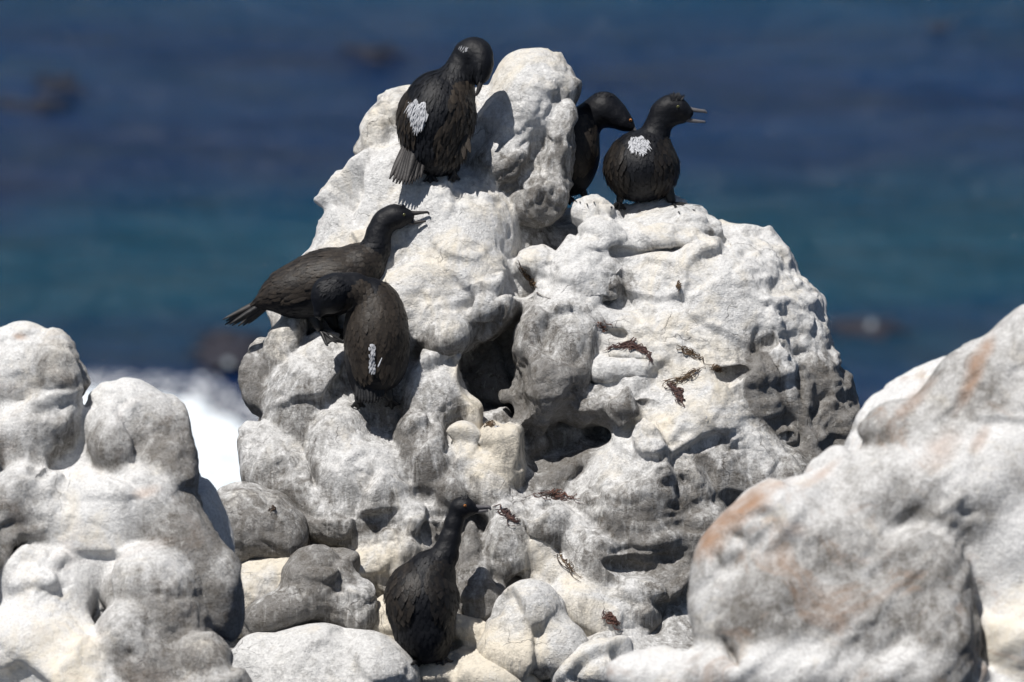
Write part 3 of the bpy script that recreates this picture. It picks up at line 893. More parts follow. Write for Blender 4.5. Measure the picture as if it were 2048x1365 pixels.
M_bill_pink = plain('pinkish_horn', (0.16, 0.11, 0.105), 0.35)
M_eye = plain('orange_iris', (0.42, 0.15, 0.03), 0.2)
M_eye_g = plain('olive_iris', (0.12, 0.12, 0.04), 0.2)
M_pupil = plain('pupil', (0.004, 0.004, 0.004), 0.1)
M_leg = plain('black_skin', (0.014, 0.014, 0.015), 0.5)

def px_of(v):
    k = S * (D0 + v[2]) / D0
    return v[0] / k + 1024, -v[1] / k + 682.5

class Bird:
    def __init__(self, label, w, root_px, group='cormorants on the guano-white rocks'):
        self.w = w
        self.root = empty('cormorant', P(root_px[0], root_px[1], w))
        tag(self.root, label, 'bird', group)
        self.bvhs = []

    def v(self, px, py, dw=0.0):
        return V(px, py, self.w + dw)

    def blob_mesh(self, name, shapes, mat, h=0.0035, k=0.02, tone=0.3, rough=0.0, parent=None, smooth=2):
        kx = S * (D0 + self.w) / D0
        bl = []
        lo, hi = [], []
        for s in shapes:
            if s[0] == 'e':
                _, px, py, dw, rx, ry, rz, rot = s[:8]
                yaw = math.radians(s[8]) if len(s) > 8 else 0
                c = self.v(px, py, dw); r = np.array([rx, ry, rz]) * kx
                bl.append(('e', c, r, math.radians(rot), yaw)); lo.append(c - r.max()); hi.append(c + r.max())
            else:
                _, pts = s
                for a, b in zip(pts[:-1], pts[1:]):
                    pa, pb = self.v(*a[:3]), self.v(*b[:3]); ra, rb = a[3] * kx, b[3] * kx
                    bl.append(('c', pa, pb, ra, rb)); lo += [pa - ra, pb - rb]; hi += [pa + ra, pb + rb]
        F = Field(np.min(lo, 0) - 0.03, np.max(hi, 0) + 0.03, h)
        for s in bl:
            if s[0] == 'e': F.ellipsoid(s[1], s[2], s[3], k, s[4])
            else: F.cone(s[1], s[2], s[3], s[4], k)
        v, q = F.mesh()
        v = smooth_mesh(v, q, smooth)
        n = vnormals(v, q)
        p = W(v)
        v = v + n * (0.0009 * perlin(p, 0.02, 3) + 0.0006 * perlin(p, 0.008, 4) + rough * perlin(p, 0.05, 7))[:, None]
        t = np.clip(tone + 0.25 * perlin(p, 0.05, 12), 0, 1)
        o = mesh_obj(name, W(v), q, mat, parent=parent or self.root, attrs={'tone': t})
        self.bvhs.append(BVHTree.FromPolygons([Vector(x) for x in v], [tuple(x) for x in q]))
        self.last = (v, q, vnormals(v, q))
        return o

    def hit(self, px, py):
        """front surface of the bird under a pixel, in view metres"""
        best = None
        o = Vector(self.v(px, py, 0)); 
        d = Vector((o.x, o.y, D0 + o.z)).normalized()
        start = Vector((0, 0, -D0))
        for t in self.bvhs:
            loc, nn, i, dist = t.ray_cast(start, d)
            if loc is not None and (best is None or dist < best[2]): best = (loc, nn, dist)
        return best

def leaf(vs, fs, tn, c, d, n, L, wd, tone, curl=0.0, tip=0.55, segs=5, ridge=0.12):
    """one feather: a pointed oval vane with a raised shaft, base at c, along d, outward n"""
    d = d / (np.linalg.norm(d) + 1e-9)
    s = np.cross(d, n); s /= np.linalg.norm(s) + 1e-9
    n = np.cross(s, d)
    base = len(vs)
    for k in range(segs + 1):
        u = k / segs
        w = wd * (math.sin(math.pi * min(1, (u * (1 - tip * 0.0) + 0.12) / 1.12) ** (0.7)) ** 0.6)
        if k == segs: w = wd * 0.12
        p = c + d * L * u + n * (curl * L * u * u)
        vs.append(p - s * w); vs.append(p + n * wd * ridge); vs.append(p + s * w)
        tn.extend([tone * 0.8, tone * 1.05, tone * 0.8] if k < segs - 1 else [tone * 1.35, tone * 1.2, tone * 1.35])
    for k in range(segs):
        a = base + 3 * k
        fs.append((a, a + 1, a + 4, a + 3)); fs.append((a + 1, a + 2, a + 5, a + 4))

def coat(bird, surf, flow, name, mat, parent, n=300, spacing=0.009, L=(0.022, 0.045), wd=(0.007, 0.010), tone=(0.2, 0.8),
         keep=None, lift=0.12, seed=0, jitter=0.15, size_fn=None, tone_fn=None, gloss=None):
    """lay overlapping feathers over a surface (v,q,n in view metres); flow(p)->direction in view frame"""
    v, q, nn = surf
    rr = np.random.default_rng(seed)
    order = rr.permutation(len(v))
    grid = {}
    vs, fs, tn = [], [], []
    cnt = 0
    for i in order:
        p = v[i]
        if keep is not None and not keep(p, nn[i]): continue
        key = tuple(np.floor(p / spacing).astype(int))
        bad = False
        for a in (-1, 0, 1):
            for b in (-1, 0, 1):
                for c in (-1, 0, 1):
                    for o_ in grid.get((key[0] + a, key[1] + b, key[2] + c), ()):
                        if np.sum((o_ - p) ** 2) < spacing ** 2: bad = True; break
                    if bad: break
                if bad: break
            if bad: break
        if bad: continue
        grid.setdefault(key, []).append(p)
        f = np.array(flow(p), float)
        nrm = nn[i]
        f = f - nrm * (f @ nrm)
        ln = np.linalg.norm(f)
        if ln < 0.2: continue
        f = f / ln + rr.normal(0, jitter, 3) * 0.6
        f = f - nrm * (f @ nrm); f /= np.linalg.norm(f)
        u = rr.random()
        sf = size_fn(p) if size_fn else u
        LL = L[0] + (L[1] - L[0]) * sf; ww = wd[0] + (wd[1] - wd[0]) * sf
        t = tone[0] + (tone[1] - tone[0]) * rr.random()
        if tone_fn: t *= tone_fn(p)
        leaf(vs, fs, tn, p - f * LL * 0.25 + nrm * 0.0006, f + nrm * lift * (0.6 + 0.8 * rr.random()), nrm, LL, ww, t, curl=-lift * 0.55)
        cnt += 1
        if cnt >= n: break
    if not vs: return None
    o = mesh_obj(name, W(np.array(vs)), fs, mat, parent=parent, attrs={'tone': np.clip(tn, 0, 1)})
    return o

def join_into(a, b):
    """merge mesh object b into a (same parent), keeping one object"""
    import bmesh
    bm = bmesh.new(); bm.from_mesh(a.data)
    k = len(a.data.materials)
    if b.data.materials[0].name not in [m_.name for m_ in a.data.materials]:
        a.data.materials.append(b.data.materials[0]); mi = k
    else: mi = [m_.name for m_ in a.data.materials].index(b.data.materials[0].name)
    nf = len(bm.faces)
    off = (b.matrix_local.translation - a.matrix_local.translation)
    b.data.transform(Matrix.Translation(off))
    bm.from_mesh(b.data)
    bm.faces.ensure_lookup_table()
    for f in bm.faces[nf:]: f.material_index = mi
    bm.to_mesh(a.data); bm.free()
    for p in a.data.polygons: p.use_smooth = True
    bpy.data.objects.remove(b, do_unlink=True)

def tube(bird, name, pts, mat, parent, segs=10, flat=1.0, tone=0.3):
    """pts: (px,py,dw,r_px) ; smooth tube, optionally flattened"""
    kx = S * (D0 + bird.w) / D0
    P3 = [bird.v(*p[:3]) for p in pts]; R3 = [p[3] * kx for p in pts]
    # catmull resample
    Q, RR = [], []
    n = len(P3)
    for i in range(n - 1):
        p0, p1, p2, p3 = P3[max(0, i - 1)], P3[i], P3[i + 1], P3[min(n - 1, i + 2)]
        for u in np.linspace(0, 1, 5)[:-1]:
            Q.append(0.5 * ((2 * p1) + (-p0 + p2) * u + (2 * p0 - 5 * p1 + 4 * p2 - p3) * u * u + (-p0 + 3 * p1 - 3 * p2 + p3) * u ** 3))
            RR.append(R3[i] * (1 - u) + R3[i + 1] * u)
    Q.append(P3[-1]); RR.append(R3[-1])
    vs, fs = [], []
    up = np.array([0.0, 0, 1.0])
    for i, (c, r) in enumerate(zip(Q, RR)):
        t = Q[min(i + 1, len(Q) - 1)] - Q[max(i - 1, 0)]; t = t / (np.linalg.norm(t) + 1e-9)
        a = np.cross(t, up); a /= np.linalg.norm(a) + 1e-9
        b = np.cross(a, t)
        for k in range(segs):
            an = 2 * math.pi * k / segs
            vs.append(c + a * r * math.cos(an) + b * r * flat * math.sin(an))
    for i in range(len(Q) - 1):
        for k in range(segs):
            a0 = i * segs + k; a1 = i * segs + (k + 1) % segs
            fs.append((a0, a1, a1 + segs, a0 + segs))
    fs.append(tuple(range(segs))[::-1]); fs.append(tuple((len(Q) - 1) * segs + k for k in range(segs)))
    return mesh_obj(name, W(np.array(vs)), fs, mat, parent=parent, attrs={'tone': [tone] * len(vs)})

def ball(bird, name, px, py, dw, r_px, mat, parent):
    kx = S * (D0 + bird.w) / D0
    c = bird.v(px, py, dw); r = r_px * kx
    vs, fs = [], []
    for i in range(9):
        th = math.pi * i / 8
        for j in range(12):
            ph = 2 * math.pi * j / 12
            vs.append(c + r * np.array([math.sin(th) * math.cos(ph), math.cos(th), math.sin(th) * math.sin(ph)]))
    for i in range(8):
        for j in range(12):
            fs.append((i * 12 + j, i * 12 + (j + 1) % 12, (i + 1) * 12 + (j + 1) % 12, (i + 1) * 12 + j))
    return mesh_obj(name, W(np.array(vs)), fs, mat, parent=parent)

def eye(bird, px, py, r_px, mat=None):
    h = bird.hit(px, py)
    if h is None: return
    kx = S * (D0 + bird.w) / D0
    loc = h[0]
    dw = loc.z - bird.w
    e = ball(bird, 'eye', px, py, dw + 0.25 * r_px * kx, r_px, mat or M_eye, bird.root)
    ball(bird, 'pupil', px, py, dw - 0.70 * r_px * kx, r_px * 0.48, M_pupil, e)

def feathers(bird, name, specs, mat, parent, seed=0, curl=0.0, segs=7):
    """specs: (base px,py,dw, tip px,py,dw, width px, tone)"""
    kx = S * (D0 + bird.w) / D0
    vs, fs, tn = [], [], []
    for s in specs:
        b0 = bird.v(*s[0:3]); t0 = bird.v(*s[3:6])
        d = t0 - b0; L = np.linalg.norm(d)
        leaf(vs, fs, tn, b0, d, np.array([0, 0.25, -1.0]), L, s[6] * kx, s[7], curl=curl, segs=segs, ridge=0.18)
    o = mesh_obj(name, W(np.array(vs)), fs, mat, parent=parent, attrs={'tone': np.clip(tn, 0, 1)})
    so = o.modifiers.new('thick', 'SOLIDIFY'); so.thickness = 0.0012
    return o

def tail(bird, base, tips, wd, name='tail', tones=(0.3, 0.7), seed=0, base_spread=0.25):
    """fan of stiff tail feathers from base (px,py,dw) to tips [(px,py,dw), ...]"""
    rr = random.Random(seed)
    sp = []
    tips = [(t[0], t[1], min(t[2], fit_ground(bird, t, .02)[2])) for t in tips]
    n = len(tips)
    mid = np.mean(np.array(tips), 0)
    for i, t in enumerate(tips):
        bx = base[0] + (t[0] - mid[0]) * base_spread; by = base[1] + (t[1] - mid[1]) * base_spread
        dz = 0.004 * abs(i - (n - 1) / 2)
        sp.append((bx, by, base[2] + dz, t[0], t[1], t[2] + dz + 0.0015 * (i % 2), wd, rr.uniform(*tones)))
    return feathers(bird, name, sp, M_tail, bird.root)

def lerp_tips(a, b, n, arc=0.0, seed=0):
    rr = random.Random(seed)
    out = []
    nx, ny = -(b[1] - a[1]), b[0] - a[0]
    for i in range(n):
        u = i / (n - 1)
        k = arc * 4 * u * (1 - u) + rr.uniform(-.02, .02)
        out.append((a[0] + (b[0] - a[0]) * u + nx * k, a[1] + (b[1] - a[1]) * u + ny * k, a[2] + (b[2] - a[2]) * u))
    return out

def tufts(bird, region, flow, n, L, wd, name='rump_patch', mat=None, seed=0, lift=0.35, tone=(0.5, 1.0), off=0.001):
    """fluffy pale feathers: region() gives random pixels, flow in view frame"""
    rr = random.Random(seed)
    kx = S * (D0 + bird.w) / D0
    vs, fs, tn = [], [], []
    for i in range(n):
        px, py = region(rr)
        h = bird.hit(px, py)
        if h is None: continue
        p = np.array(h[0]); nn = np.array(h[1])
        if nn[2] > 0: nn = -nn
        f = np.array([flow[0] + rr.gauss(0, .22), flow[1] + rr.gauss(0, .2), flow[2]])
        f = f - nn * (f @ nn); f /= np.linalg.norm(f) + 1e-9
        leaf(vs, fs, tn, p + nn * off, f + nn * lift * rr.uniform(.4, 1.2), nn, L * kx * rr.uniform(.6, 1.2), wd * kx * rr.uniform(.6, 1.1), rr.uniform(*tone), curl=-lift * .4, segs=4)
    if vs:
        return mesh_obj(name, W(np.array(vs)), fs, mat or M_rump, parent=bird.root, attrs={'tone': np.clip(tn, 0, 1)})

def ell_region(px, py, rx, ry, rot=0):
    def f(rr):
        a = rr.random() * 6.283; r = math.sqrt(rr.random())
        r *= 0.78 + 0.14 * math.sin(3 * a + px) + 0.14 * math.sin(7 * a + py)
        x, y = rx * r * math.cos(a), ry * r * math.sin(a)
        t = math.radians(rot)
        return px + x * math.cos(t) + y * math.sin(t), py - x * math.sin(t) + y * math.cos(t)
    return f

def foot(bird, ankle, toes, parent):
    """webbed foot: toes as tapered rods joined by a web (all px,py,dw)"""
    vs, fs = [], []
    kx = S * (D0 + bird.w) / D0
    toes = [fit_ground(bird, t) for t in toes]
    A = bird.v(*ankle)
    T = [bird.v(*t) for t in toes]
    o = None
    segs = 6
    for t in T:
        d = t - A; L = np.linalg.norm(d); d = d / L
        a = np.cross(d, [0, 1.0, 0.2]); a /= np.linalg.norm(a); b = np.cross(a, d)
        base = len(vs)
        for k, (u, r) in enumerate(((0, 3.6), (.35, 3.4), (.5, 3.9), (.8, 2.9), (.93, 2.4), (1.06, 0.6))):
            c = A + d * L * u + np.array([0, 0.004 * math.sin(u * 6), 0])
            for j in range(segs):
                an = 2 * math.pi * j / segs
                vs.append(c + (a * math.cos(an) + b * math.sin(an)) * r * kx)
        for k in range(5):
            for j in range(segs):
                fs.append((base + k * segs + j, base + k * segs + (j + 1) % segs, base + (k + 1) * segs + (j + 1) % segs, base + (k + 1) * segs + j))
    off = np.array([0, 0.0016, 0])
    for t1, t2 in zip(T[:-1], T[1:]):
        m_ = (t1 + t2) / 2 * 0.86 + A * 0.14
        base = len(vs)
        e1, e2 = A + (t1 - A) * .93, A + (t2 - A) * .93
        for sgn in (1, -1):
            vs += [A + off * sgn, e1 + off * sgn, m_ + off * sgn, e2 + off * sgn]
        fs.append((base, base + 1, base + 2, base + 3)); fs.append((base + 7, base + 6, base + 5, base + 4))
    return mesh_obj('foot', W(np.array(vs)), fs, M_leg, parent=parent)

def leg(bird, hip, ankle, r0=9, r1=5, toes=(), knee=None):
    pts = [(*hip, r0)]
    if knee: pts.append((*knee, (r0 + r1) / 2))
    pts.append((*ankle, r1))
    l = tube(bird, 'leg', pts, M_leg, bird.root)
    if toes: foot(bird, ankle, toes, l)
    return l

def fit_ground(bird, p, lift=0.006, reach=0.22):
    g_ = depth_at(p[0], p[1], None)
    if g_ is None: return p
    d = g_ - bird.w - lift
    return (p[0], p[1], d) if abs(d - p[2]) < reach else p

def shell_wing(bird, surf, regions, flow, n, spacing, L, wd, tone, lift=.05, seed=0, jitter=.12, thick=0.005, size_fn=None, base_tone=.3, nmax=.6, parts=()):
    """a folded wing: a raised pad lying on the body under overlapping feathers, one mesh"""
    v, q, nn = surf
    kx = S * (D0 + v[:, 2]) / D0
    X = v[:, 0] / kx + 1024; Y = -v[:, 1] / kx + 682.5
    m = np.zeros(len(v))
    for (px, py, rx, ry, rot) in regions:
        t = math.radians(rot)
        dx, dy = X - px, -(Y - py)
        A = (dx * math.cos(t) + dy * math.sin(t)) / rx; B = (-dx * math.sin(t) + dy * math.cos(t)) / ry
        m = np.maximum(m, 1 - (A * A + B * B))
    m = np.where(nn[:, 2] < nmax, m, 0)
    ok = m > 0
    fm = ok[q].all(1)
    qq = q[fm]
    used = np.unique(qq); remap = np.full(len(v), -1); remap[used] = np.arange(len(used))
    off = (thick * np.sqrt(np.clip(m, 0, 1)) + 0.0005)[:, None] * nn
    vv = (v + off)[used]
    o = mesh_obj('wing', W(vv), remap[qq], M_wing, parent=bird.root, attrs={'tone': np.full(len(used), base_tone)})
    surf2 = (vv, None, nn[used])
    c = coat(bird, surf2, flow, 'f', M_wing, bird.root, n=n, spacing=spacing, L=L, wd=wd, tone=tone, lift=lift, seed=seed, jitter=jitter, size_fn=size_fn)
    if c is not None: join_into(o, c)
    return o

def ground_w(px, py, bird):
    return depth_at(px, py, bird.w) - bird.w
#BIRDS

# ------------------------------------------------------------------ the six birds
# 1. topmost: back to us, head turned down to preen the right shoulder
w = depth_at(880, 352, 0.1)
B1 = Bird('topmost cormorant, preening beside the rock finger, with ruffled wings and large fluffy white rump patch', w, (875, 350))
B1.blob_mesh('body', [
    ('e', 872, 232, .00, 72, 92, 78, -12), ('e', 868, 290, .00, 60, 58, 60, 0), ('e', 905, 175, .00, 42, 46, 46, -20), ('e', 880, 330, .02, 40, 26, 40, 0),
    ('c', [(908, 172, .00, 38), (920, 135, .00, 27), (930, 108, .00, 24)]),
    ('e', 948, 108, -.005, 36, 34, 34, 0), ('e', 962, 128, -.02, 25, 42, 32, -4),
    ('c', [(962, 130, -.03, 22), (962, 158, -.045, 11)])], M_body, tone=0.35, k=0.014)
bs = B1.last
def f1(p): 
    x, y = px_of(p); return (-0.10 if x < 870 else -0.35, -1.0, 0.05)
def kp(x0, x1, y0, y1, front=True):
    def k(p, n):
        x, y = px_of(p); return x0 < x < x1 and y0 < y < y1 and n[2] < 0.55
    return k
coat(B1, bs, lambda p: (-.1, -1, 0), 'back_feathers', M_body, B1.root, n=700, spacing=0.010, L=(.020, .032), wd=(.004, .007), tone=(.1, 1.0), keep=kp(780, 965, 130, 345), lift=.14, seed=1, size_fn=lambda p: .6)
shell_wing(B1, bs, [(802, 222, 24, 62, 16), (797, 262, 19, 46, 4)], lambda p: (-.12, -1, 0), 260, .011, (.026, .058), (.007, .010), (.1, .8), .12, 2, .15, .007, lambda p: min(1, max(0, (px_of(p)[1] - 170) / 120)))
wr = shell_wing(B1, bs, [(928, 225, 30, 62, 4), (908, 275, 30, 46, -20)], lambda p: (-.42 if px_of(p)[1] > 230 else -.15, -1, 0), 340, .0115, (.026, .062), (.008, .012), (.15, 1.0), .22, 3, .3, .010, lambda p: min(1, max(0, (px_of(p)[1] - 170) / 120)))
rr = random.Random(9)
c = feathers(B1, 'f', [(905 + i * 3.5, 255 + i * 2, -.075, 868 + i * 10 + rr.uniform(-5, 5), 318 + rr.uniform(-8, 12) - abs(i - 3) * 3, -.085, 6.5, rr.uniform(.35, .95)) for i in range(8)], M_wing, B1.root)
join_into(wr, c)
tail(B1, (832, 288, -.055), lerp_tips((779, 360, -.10), (842, 356, -.10), 11, .20, 1), 7.5, tones=(.4, .95), base_spread=.5)
rp = tufts(B1, ell_region(838, 226, 18, 30, 10), (-.25, -1, 0), 260, 13, 3.4, seed=14, lift=.06, off=.003, tone=(.3, .9))
join_into(rp, tufts(B1, ell_region(838, 226, 21, 34, 10), (-.3, -1, 0), 420, 15, 1.2, seed=4, lift=.5, off=.005, tone=(.5, 1.0)))
tube(B1, 'beak', [(963, 152, -.045, 8), (960, 170, -.055, 5.5), (955, 186, -.06, 3.6), (950, 192, -.06, 1.5)], M_bill, B1.root)
tufts(B1, ell_region(925, 102, 12, 7), (.6, .6, 0), 12, 8, 0.9, name='white_head_plumes', seed=8)
leg(B1, (860, 335, 0), (862, 352, -.01), toes=[(846, 362, -.05), (860, 366, -.05), (876, 362, -.05)])
leg(B1, (905, 335, 0), (907, 350, -.01), toes=[(896, 360, -.05), (908, 364, -.05), (920, 358, -.05)])

# 2. half hidden behind the finger, reaching over its neighbour
w = 0.30
B2 = Bird('cormorant half hidden behind the tall rock finger, all black head lowered over its neighbour', w, (1168, 395))
B2.blob_mesh('body', [
    ('e', 1150, 300, .0, 50, 78, 60, 4), ('e', 1158, 262, .0, 40, 42, 46, 0), ('e', 1142, 355, .0, 38, 38, 44, 0),
    ('c', [(1150, 252, .0, 30), (1185, 232, .0, 29), (1210, 220, -.01, 31), (1232, 232, -.02, 24), (1250, 246, -.03, 15), (1262, 255, -.035, 8)]),
    ('e', 1205, 216, -.01, 34, 29, 32, 8)], M_body, tone=.12, k=.02)
tufts(B2, ell_region(1205, 192, 22, 6), (.3, .6, 0), 40, 9, 1.6, name='crest', mat=M_body, seed=3, tone=(0, .3))
shell_wing(B2, B2.last, [(1160, 290, 34, 58, -6)], lambda p: (-.05, -1, 0), 160, .013, (.026, .045), (.010, .013), (.3, .75), .04, 5)
tube(B2, 'beak', [(1256, 248, -.035, 7.5), (1266, 257, -.037, 5), (1273, 266, -.04, 2)], M_bill_pale, B2.root)
eye(B2, 1261, 233 + 8, 3.4)
leg(B2, (1158, 370, 0), (1172, 396, -.01), r0=12, r1=5, toes=[(1160, 404, -.06), (1174, 408, -.07), (1188, 404, -.06)])
leg(B2, (1135, 370, .02), (1138, 398, .02), r0=12, r1=5, toes=[(1128, 404, -.04), (1140, 408, -.05), (1152, 402, -.04)])

# 3. right-hand bird: back to us, bill open to the right
w = 0.20
B3 = Bird('round-backed cormorant on the right dome, small white back patch, bill wide open', w, (1285, 412))
B3.blob_mesh('body', [
    ('e', 1283, 335, .0, 72, 64, 76, 0), ('e', 1285, 300, .0, 56, 40, 56, 0), ('e', 1283, 372, .0, 50, 32, 50, 0),
    ('c', [(1302, 290, .0, 36), (1314, 258, .0, 26), (1324, 232, -.005, 24), (1340, 214, -.01, 22), (1358, 218, -.015, 19), (1374, 226, -.015, 13)]),
    ('e', 1336, 216, -.01, 31, 20, 24, 8), ('c', [(1340, 236, -.01, 20), (1364, 238, -.012, 10)])], M_body, tone=.22, k=.016)
bs = B3.last
coat(B3, bs, lambda p: (0, -1, 0), 'back_feathers', M_body, B3.root, n=420, spacing=0.012, L=(.018, .028), wd=(.006, .008), tone=(.1, .7), keep=kp(1200, 1365, 262, 405), lift=.03, seed=1, size_fn=lambda p: .6)
for sx, cx, sd_ in ((-1, 1228, 11), (1, 1334, 12)):
    shell_wing(B3, bs, [(cx + 3 * sx, 322, 24, 44, 8 * sx), (cx, 352, 24, 32, 0)], lambda p: (-.25 * sx, -1, 0), 150, .015, (.030, .050), (.011, .015), (.02, .42), .05, sd_, .12, .006, lambda p: min(1, max(0, (px_of(p)[1] - 280) / 90)))
rp = tufts(B3, ell_region(1275, 286, 19, 14, 0), (.2, -1, 0), 120, 10, 3.0, seed=15, lift=.06, off=.002, tone=(.3, .9))
join_into(rp, tufts(B3, ell_region(1277, 288, 22, 17, 0), (.3, -1, 0), 200, 12, 1.2, seed=5, lift=.5, off=.003))
join_into(rp, tufts(B3, ell_region(1284, 300, 7, 10, 0), (.1, -1, 0), 50, 9, 1.4, seed=6, off=.002))
tufts(B3, ell_region(1352, 200, 14, 4), (.2, .9, 0), 40, 15, 2.0, name='crest', mat=M_body, seed=6, lift=.8, tone=(0, .4))
tube(B3, 'upper_beak', [(1370, 218, -.015, 6.5), (1385, 220, -.015, 4.5), (1400, 222, -.015, 3.8), (1409, 223, -.015, 3.4), (1414, 227, -.015, 1.3)], M_bill_pale, B3.root)
tube(B3, 'lower_beak', [(1364, 236, -.015, 7), (1380, 241, -.015, 4.5), (1396, 243, -.015, 3.4), (1411, 244, -.015, 1.8)], M_bill_pale, B3.root)
eye(B3, 1356, 214, 3.2, M_eye_g)
leg(B3, (1245, 380, 0), (1238, 408, -.01), r0=13, r1=5, toes=[(1222, 414, -.05), (1236, 420, -.06), (1252, 418, -.05)])
leg(B3, (1332, 370, 0), (1345, 408, -.01), r0=15, r1=7, toes=[(1398, 412, -.01), (1388, 420, -.05), (1358, 424, -.07)])

# 4. side-on bird, tail out over the sea, bill open
w = depth_at(655, 690, 0) + .05
B4 = Bird('side-on cormorant with tail stretched out over the sea and bill open to the right', w, (640, 665))
B4.blob_mesh('body', [
    ('e', 660, 566, .0, 98, 66, 72, 10), ('e', 598, 578, .0, 66, 50, 56, 18), ('e', 720, 535, .0, 46, 48, 50, 0), ('e', 560, 590, .0, 40, 30, 36, 25),
    ('e', 620, 600, .0, 70, 36, 56, 8), ('c', [(560, 592, 0, 26), (525, 604, 0, 13)]),
    ('c', [(735, 530, .0, 38), (752, 498, .0, 27), (757, 468, .0, 23), (768, 445, .0, 22), (786, 434, .0, 24)]),
    ('e', 792, 434, .0, 33, 21, 24, 5), ('c', [(800, 436, 0, 17), (816, 435, 0, 10)])], M_body, tone=.3, k=.02)
coat(B4, B4.last, lambda p: (-1, -.3, 0), 'breast_feathers', M_body, B4.root, n=900, spacing=0.013, L=(.018, .026), wd=(.006, .008), tone=(.1, .7), keep=kp(520, 780, 480, 650), lift=.03, seed=3, size_fn=lambda p: .5)
shell_wing(B4, B4.last, [(668, 535, 98, 46, 8), (600, 560, 76, 40, 20), (555, 585, 44, 22, 28)], lambda p: (-1, -.38, 0), 520, .0125, (.020, .056), (.008, .012), (.2, .62), .035, 15, .1, .007, lambda p: min(1, max(0, (740 - px_of(p)[0]) / 190)))
tail(B4, (535, 602, -.01), [(445, 640, -.02), (452, 643, -.01), (450, 650, .0), (458, 650, -.02), (464, 652, .01), (476, 653, .0), (486, 652, .01), (497, 648, .01)], 5.5, tones=(.15, .7), base_spread=.35, seed=2)
tube(B4, 'upper_beak', [(812, 428, 0, 8), (828, 427, 0, 4.6), (844, 425.5, 0, 3.2), (855, 425, 0, 2.6), (858.5, 430, 0, 1.0)], M_bill, B4.root)
tube(B4, 'lower_beak', [(808, 442, 0, 7), (826, 446, 0, 4.0), (840, 444.5, 0, 3.0), (852, 443, 0, 1.8)], M_bill, B4.root)
eye(B4, 808, 430, 2.8, M_eye_g)
tufts(B4, ell_region(805, 416, 8, 3), (.2, .9, 0), 14, 9, 1.4, name='crest', mat=M_body, seed=6, lift=.7, tone=(0, .4))
leg(B4, (625, 620, -.01), (640, 662, -.03), r0=20, r1=6, toes=[(700, 688, -.08), (672, 684, -.07), (655, 690, -.09)])
leg(B4, (655, 620, .03), (672, 660, .03), r0=18, r1=6, toes=[(712, 672, .0), (700, 680, -.03), (684, 682, -.04)])

# 5. nearest of the left pair: brown back to us, head tucked to the left
w = depth_at(748, 820, 0) - .07
B5 = Bird('brown-backed cormorant with tucked head and thin white rump streak, below the side-on bird', w, (745, 800))
B5.blob_mesh('body', [
    ('e', 752, 668, .0, 62, 96, 66, -2), ('e', 748, 610, .0, 46, 48, 50, 10), ('e', 752, 735, .0, 50, 52, 50, 0), ('e', 738, 775, .0, 32, 30, 30, 0),
    ('e', 790, 720, .02, 28, 56, 40, -12), ('e', 715, 730, .02, 24, 60, 36, 8),
    ('c', [(740, 592, -.01, 36), (706, 580, -.03, 32), (676, 580, -.05, 32), (655, 588, -.06, 28)]), ('e', 660, 590, -.06, 36, 38, 32, 20),
    ('c', [(645, 605, -.06, 20), (636, 628, -.065, 9)])], M_body, tone=.25, k=.02)
bs5 = B5.last
tufts(B5, ell_region(668, 574, 36, 22), (-.6, -.6, 0), 220, 9, 2.0, name='head_feathers', mat=M_body, seed=16, lift=.25, tone=(0, 1))
for sx, cx, sd_ in ((-1, 722, 21), (1, 780, 22)):
    shell_wing(B5, bs5, [(cx, 645, 34 + 3 * (sx > 0), 84, 1 * sx), (cx - sx * 10, 700, 25, 54, 12 * sx)], lambda p: (-.10 * sx, -1, 0), 300, .0125, (.020, .052), (.008, .013), (.42, .75), .03, sd_, .1, .006, lambda p: min(1, max(0, (px_of(p)[1] - 590) / 140)))
tufts(B5, lambda r: (r.gauss(745, 2.2), r.uniform(688, 740)), (0, -1, 0), 120, 9, 1.7, seed=7, lift=.5, off=.010)
feathers(B5, 'white_plume', [(756, 735, -.145, 764, 716, -.145, 1.3, 1.0)], M_rump, B5.root)
tail(B5, (738, 752, -.045), lerp_tips((712, 800, -.06), (768, 798, -.06), 10, .16, 1), 7.5, tones=(.05, .3), base_spread=.6)
tube(B5, 'beak', [(640, 612, -.065, 8), (638, 628, -.068, 5), (640, 640, -.07, 2)], M_bill, B5.root)
leg(B5, (720, 775, .02), (716, 806, .02), r0=14, r1=6, toes=[(702, 812, -.02), (716, 818, -.03), (730, 812, -.02)])
leg(B5, (772, 775, .02), (782, 802, .02), r0=14, r1=6, toes=[(770, 812, -.02), (784, 818, -.03), (800, 808, -.02)])

# 6. lowest bird: upright, back to us, looking right
w = depth_at(850, 1325, -.5) - .02
B6 = Bird('lowest cormorant, upright with its back turned, orange-eyed head looking right with bill shut', w, (855, 1318))
B6.blob_mesh('body', [
    ('e', 843, 1205, .0, 72, 84, 72, 0), ('e', 848, 1258, .0, 62, 64, 62, -3), ('e', 860, 1140, .0, 42, 38, 44, -18), ('e', 858, 1300, .01, 40, 28, 40, 0),
    ('c', [(872, 1140, .0, 38), (890, 1108, .0, 25), (900, 1078, .0, 20), (908, 1046, .0, 17), (917, 1022, .0, 16), (928, 1014, .0, 16)]),
    ('e', 926, 1013, -.005, 24, 18, 19, -4), ('c', [(934, 1018, -.005, 14), (952, 1021, -.005, 7)])], M_body, tone=.15, k=.018)
bs6 = B6.last
coat(B6, B6.last, lambda p: (0, -1, 0), 'back_feathers', M_body, B6.root, n=500, spacing=0.012, L=(.018, .030), wd=(.006, .008), tone=(.05, .55), keep=kp(765, 930, 1100, 1320), lift=.03, seed=1, size_fn=lambda p: .6)
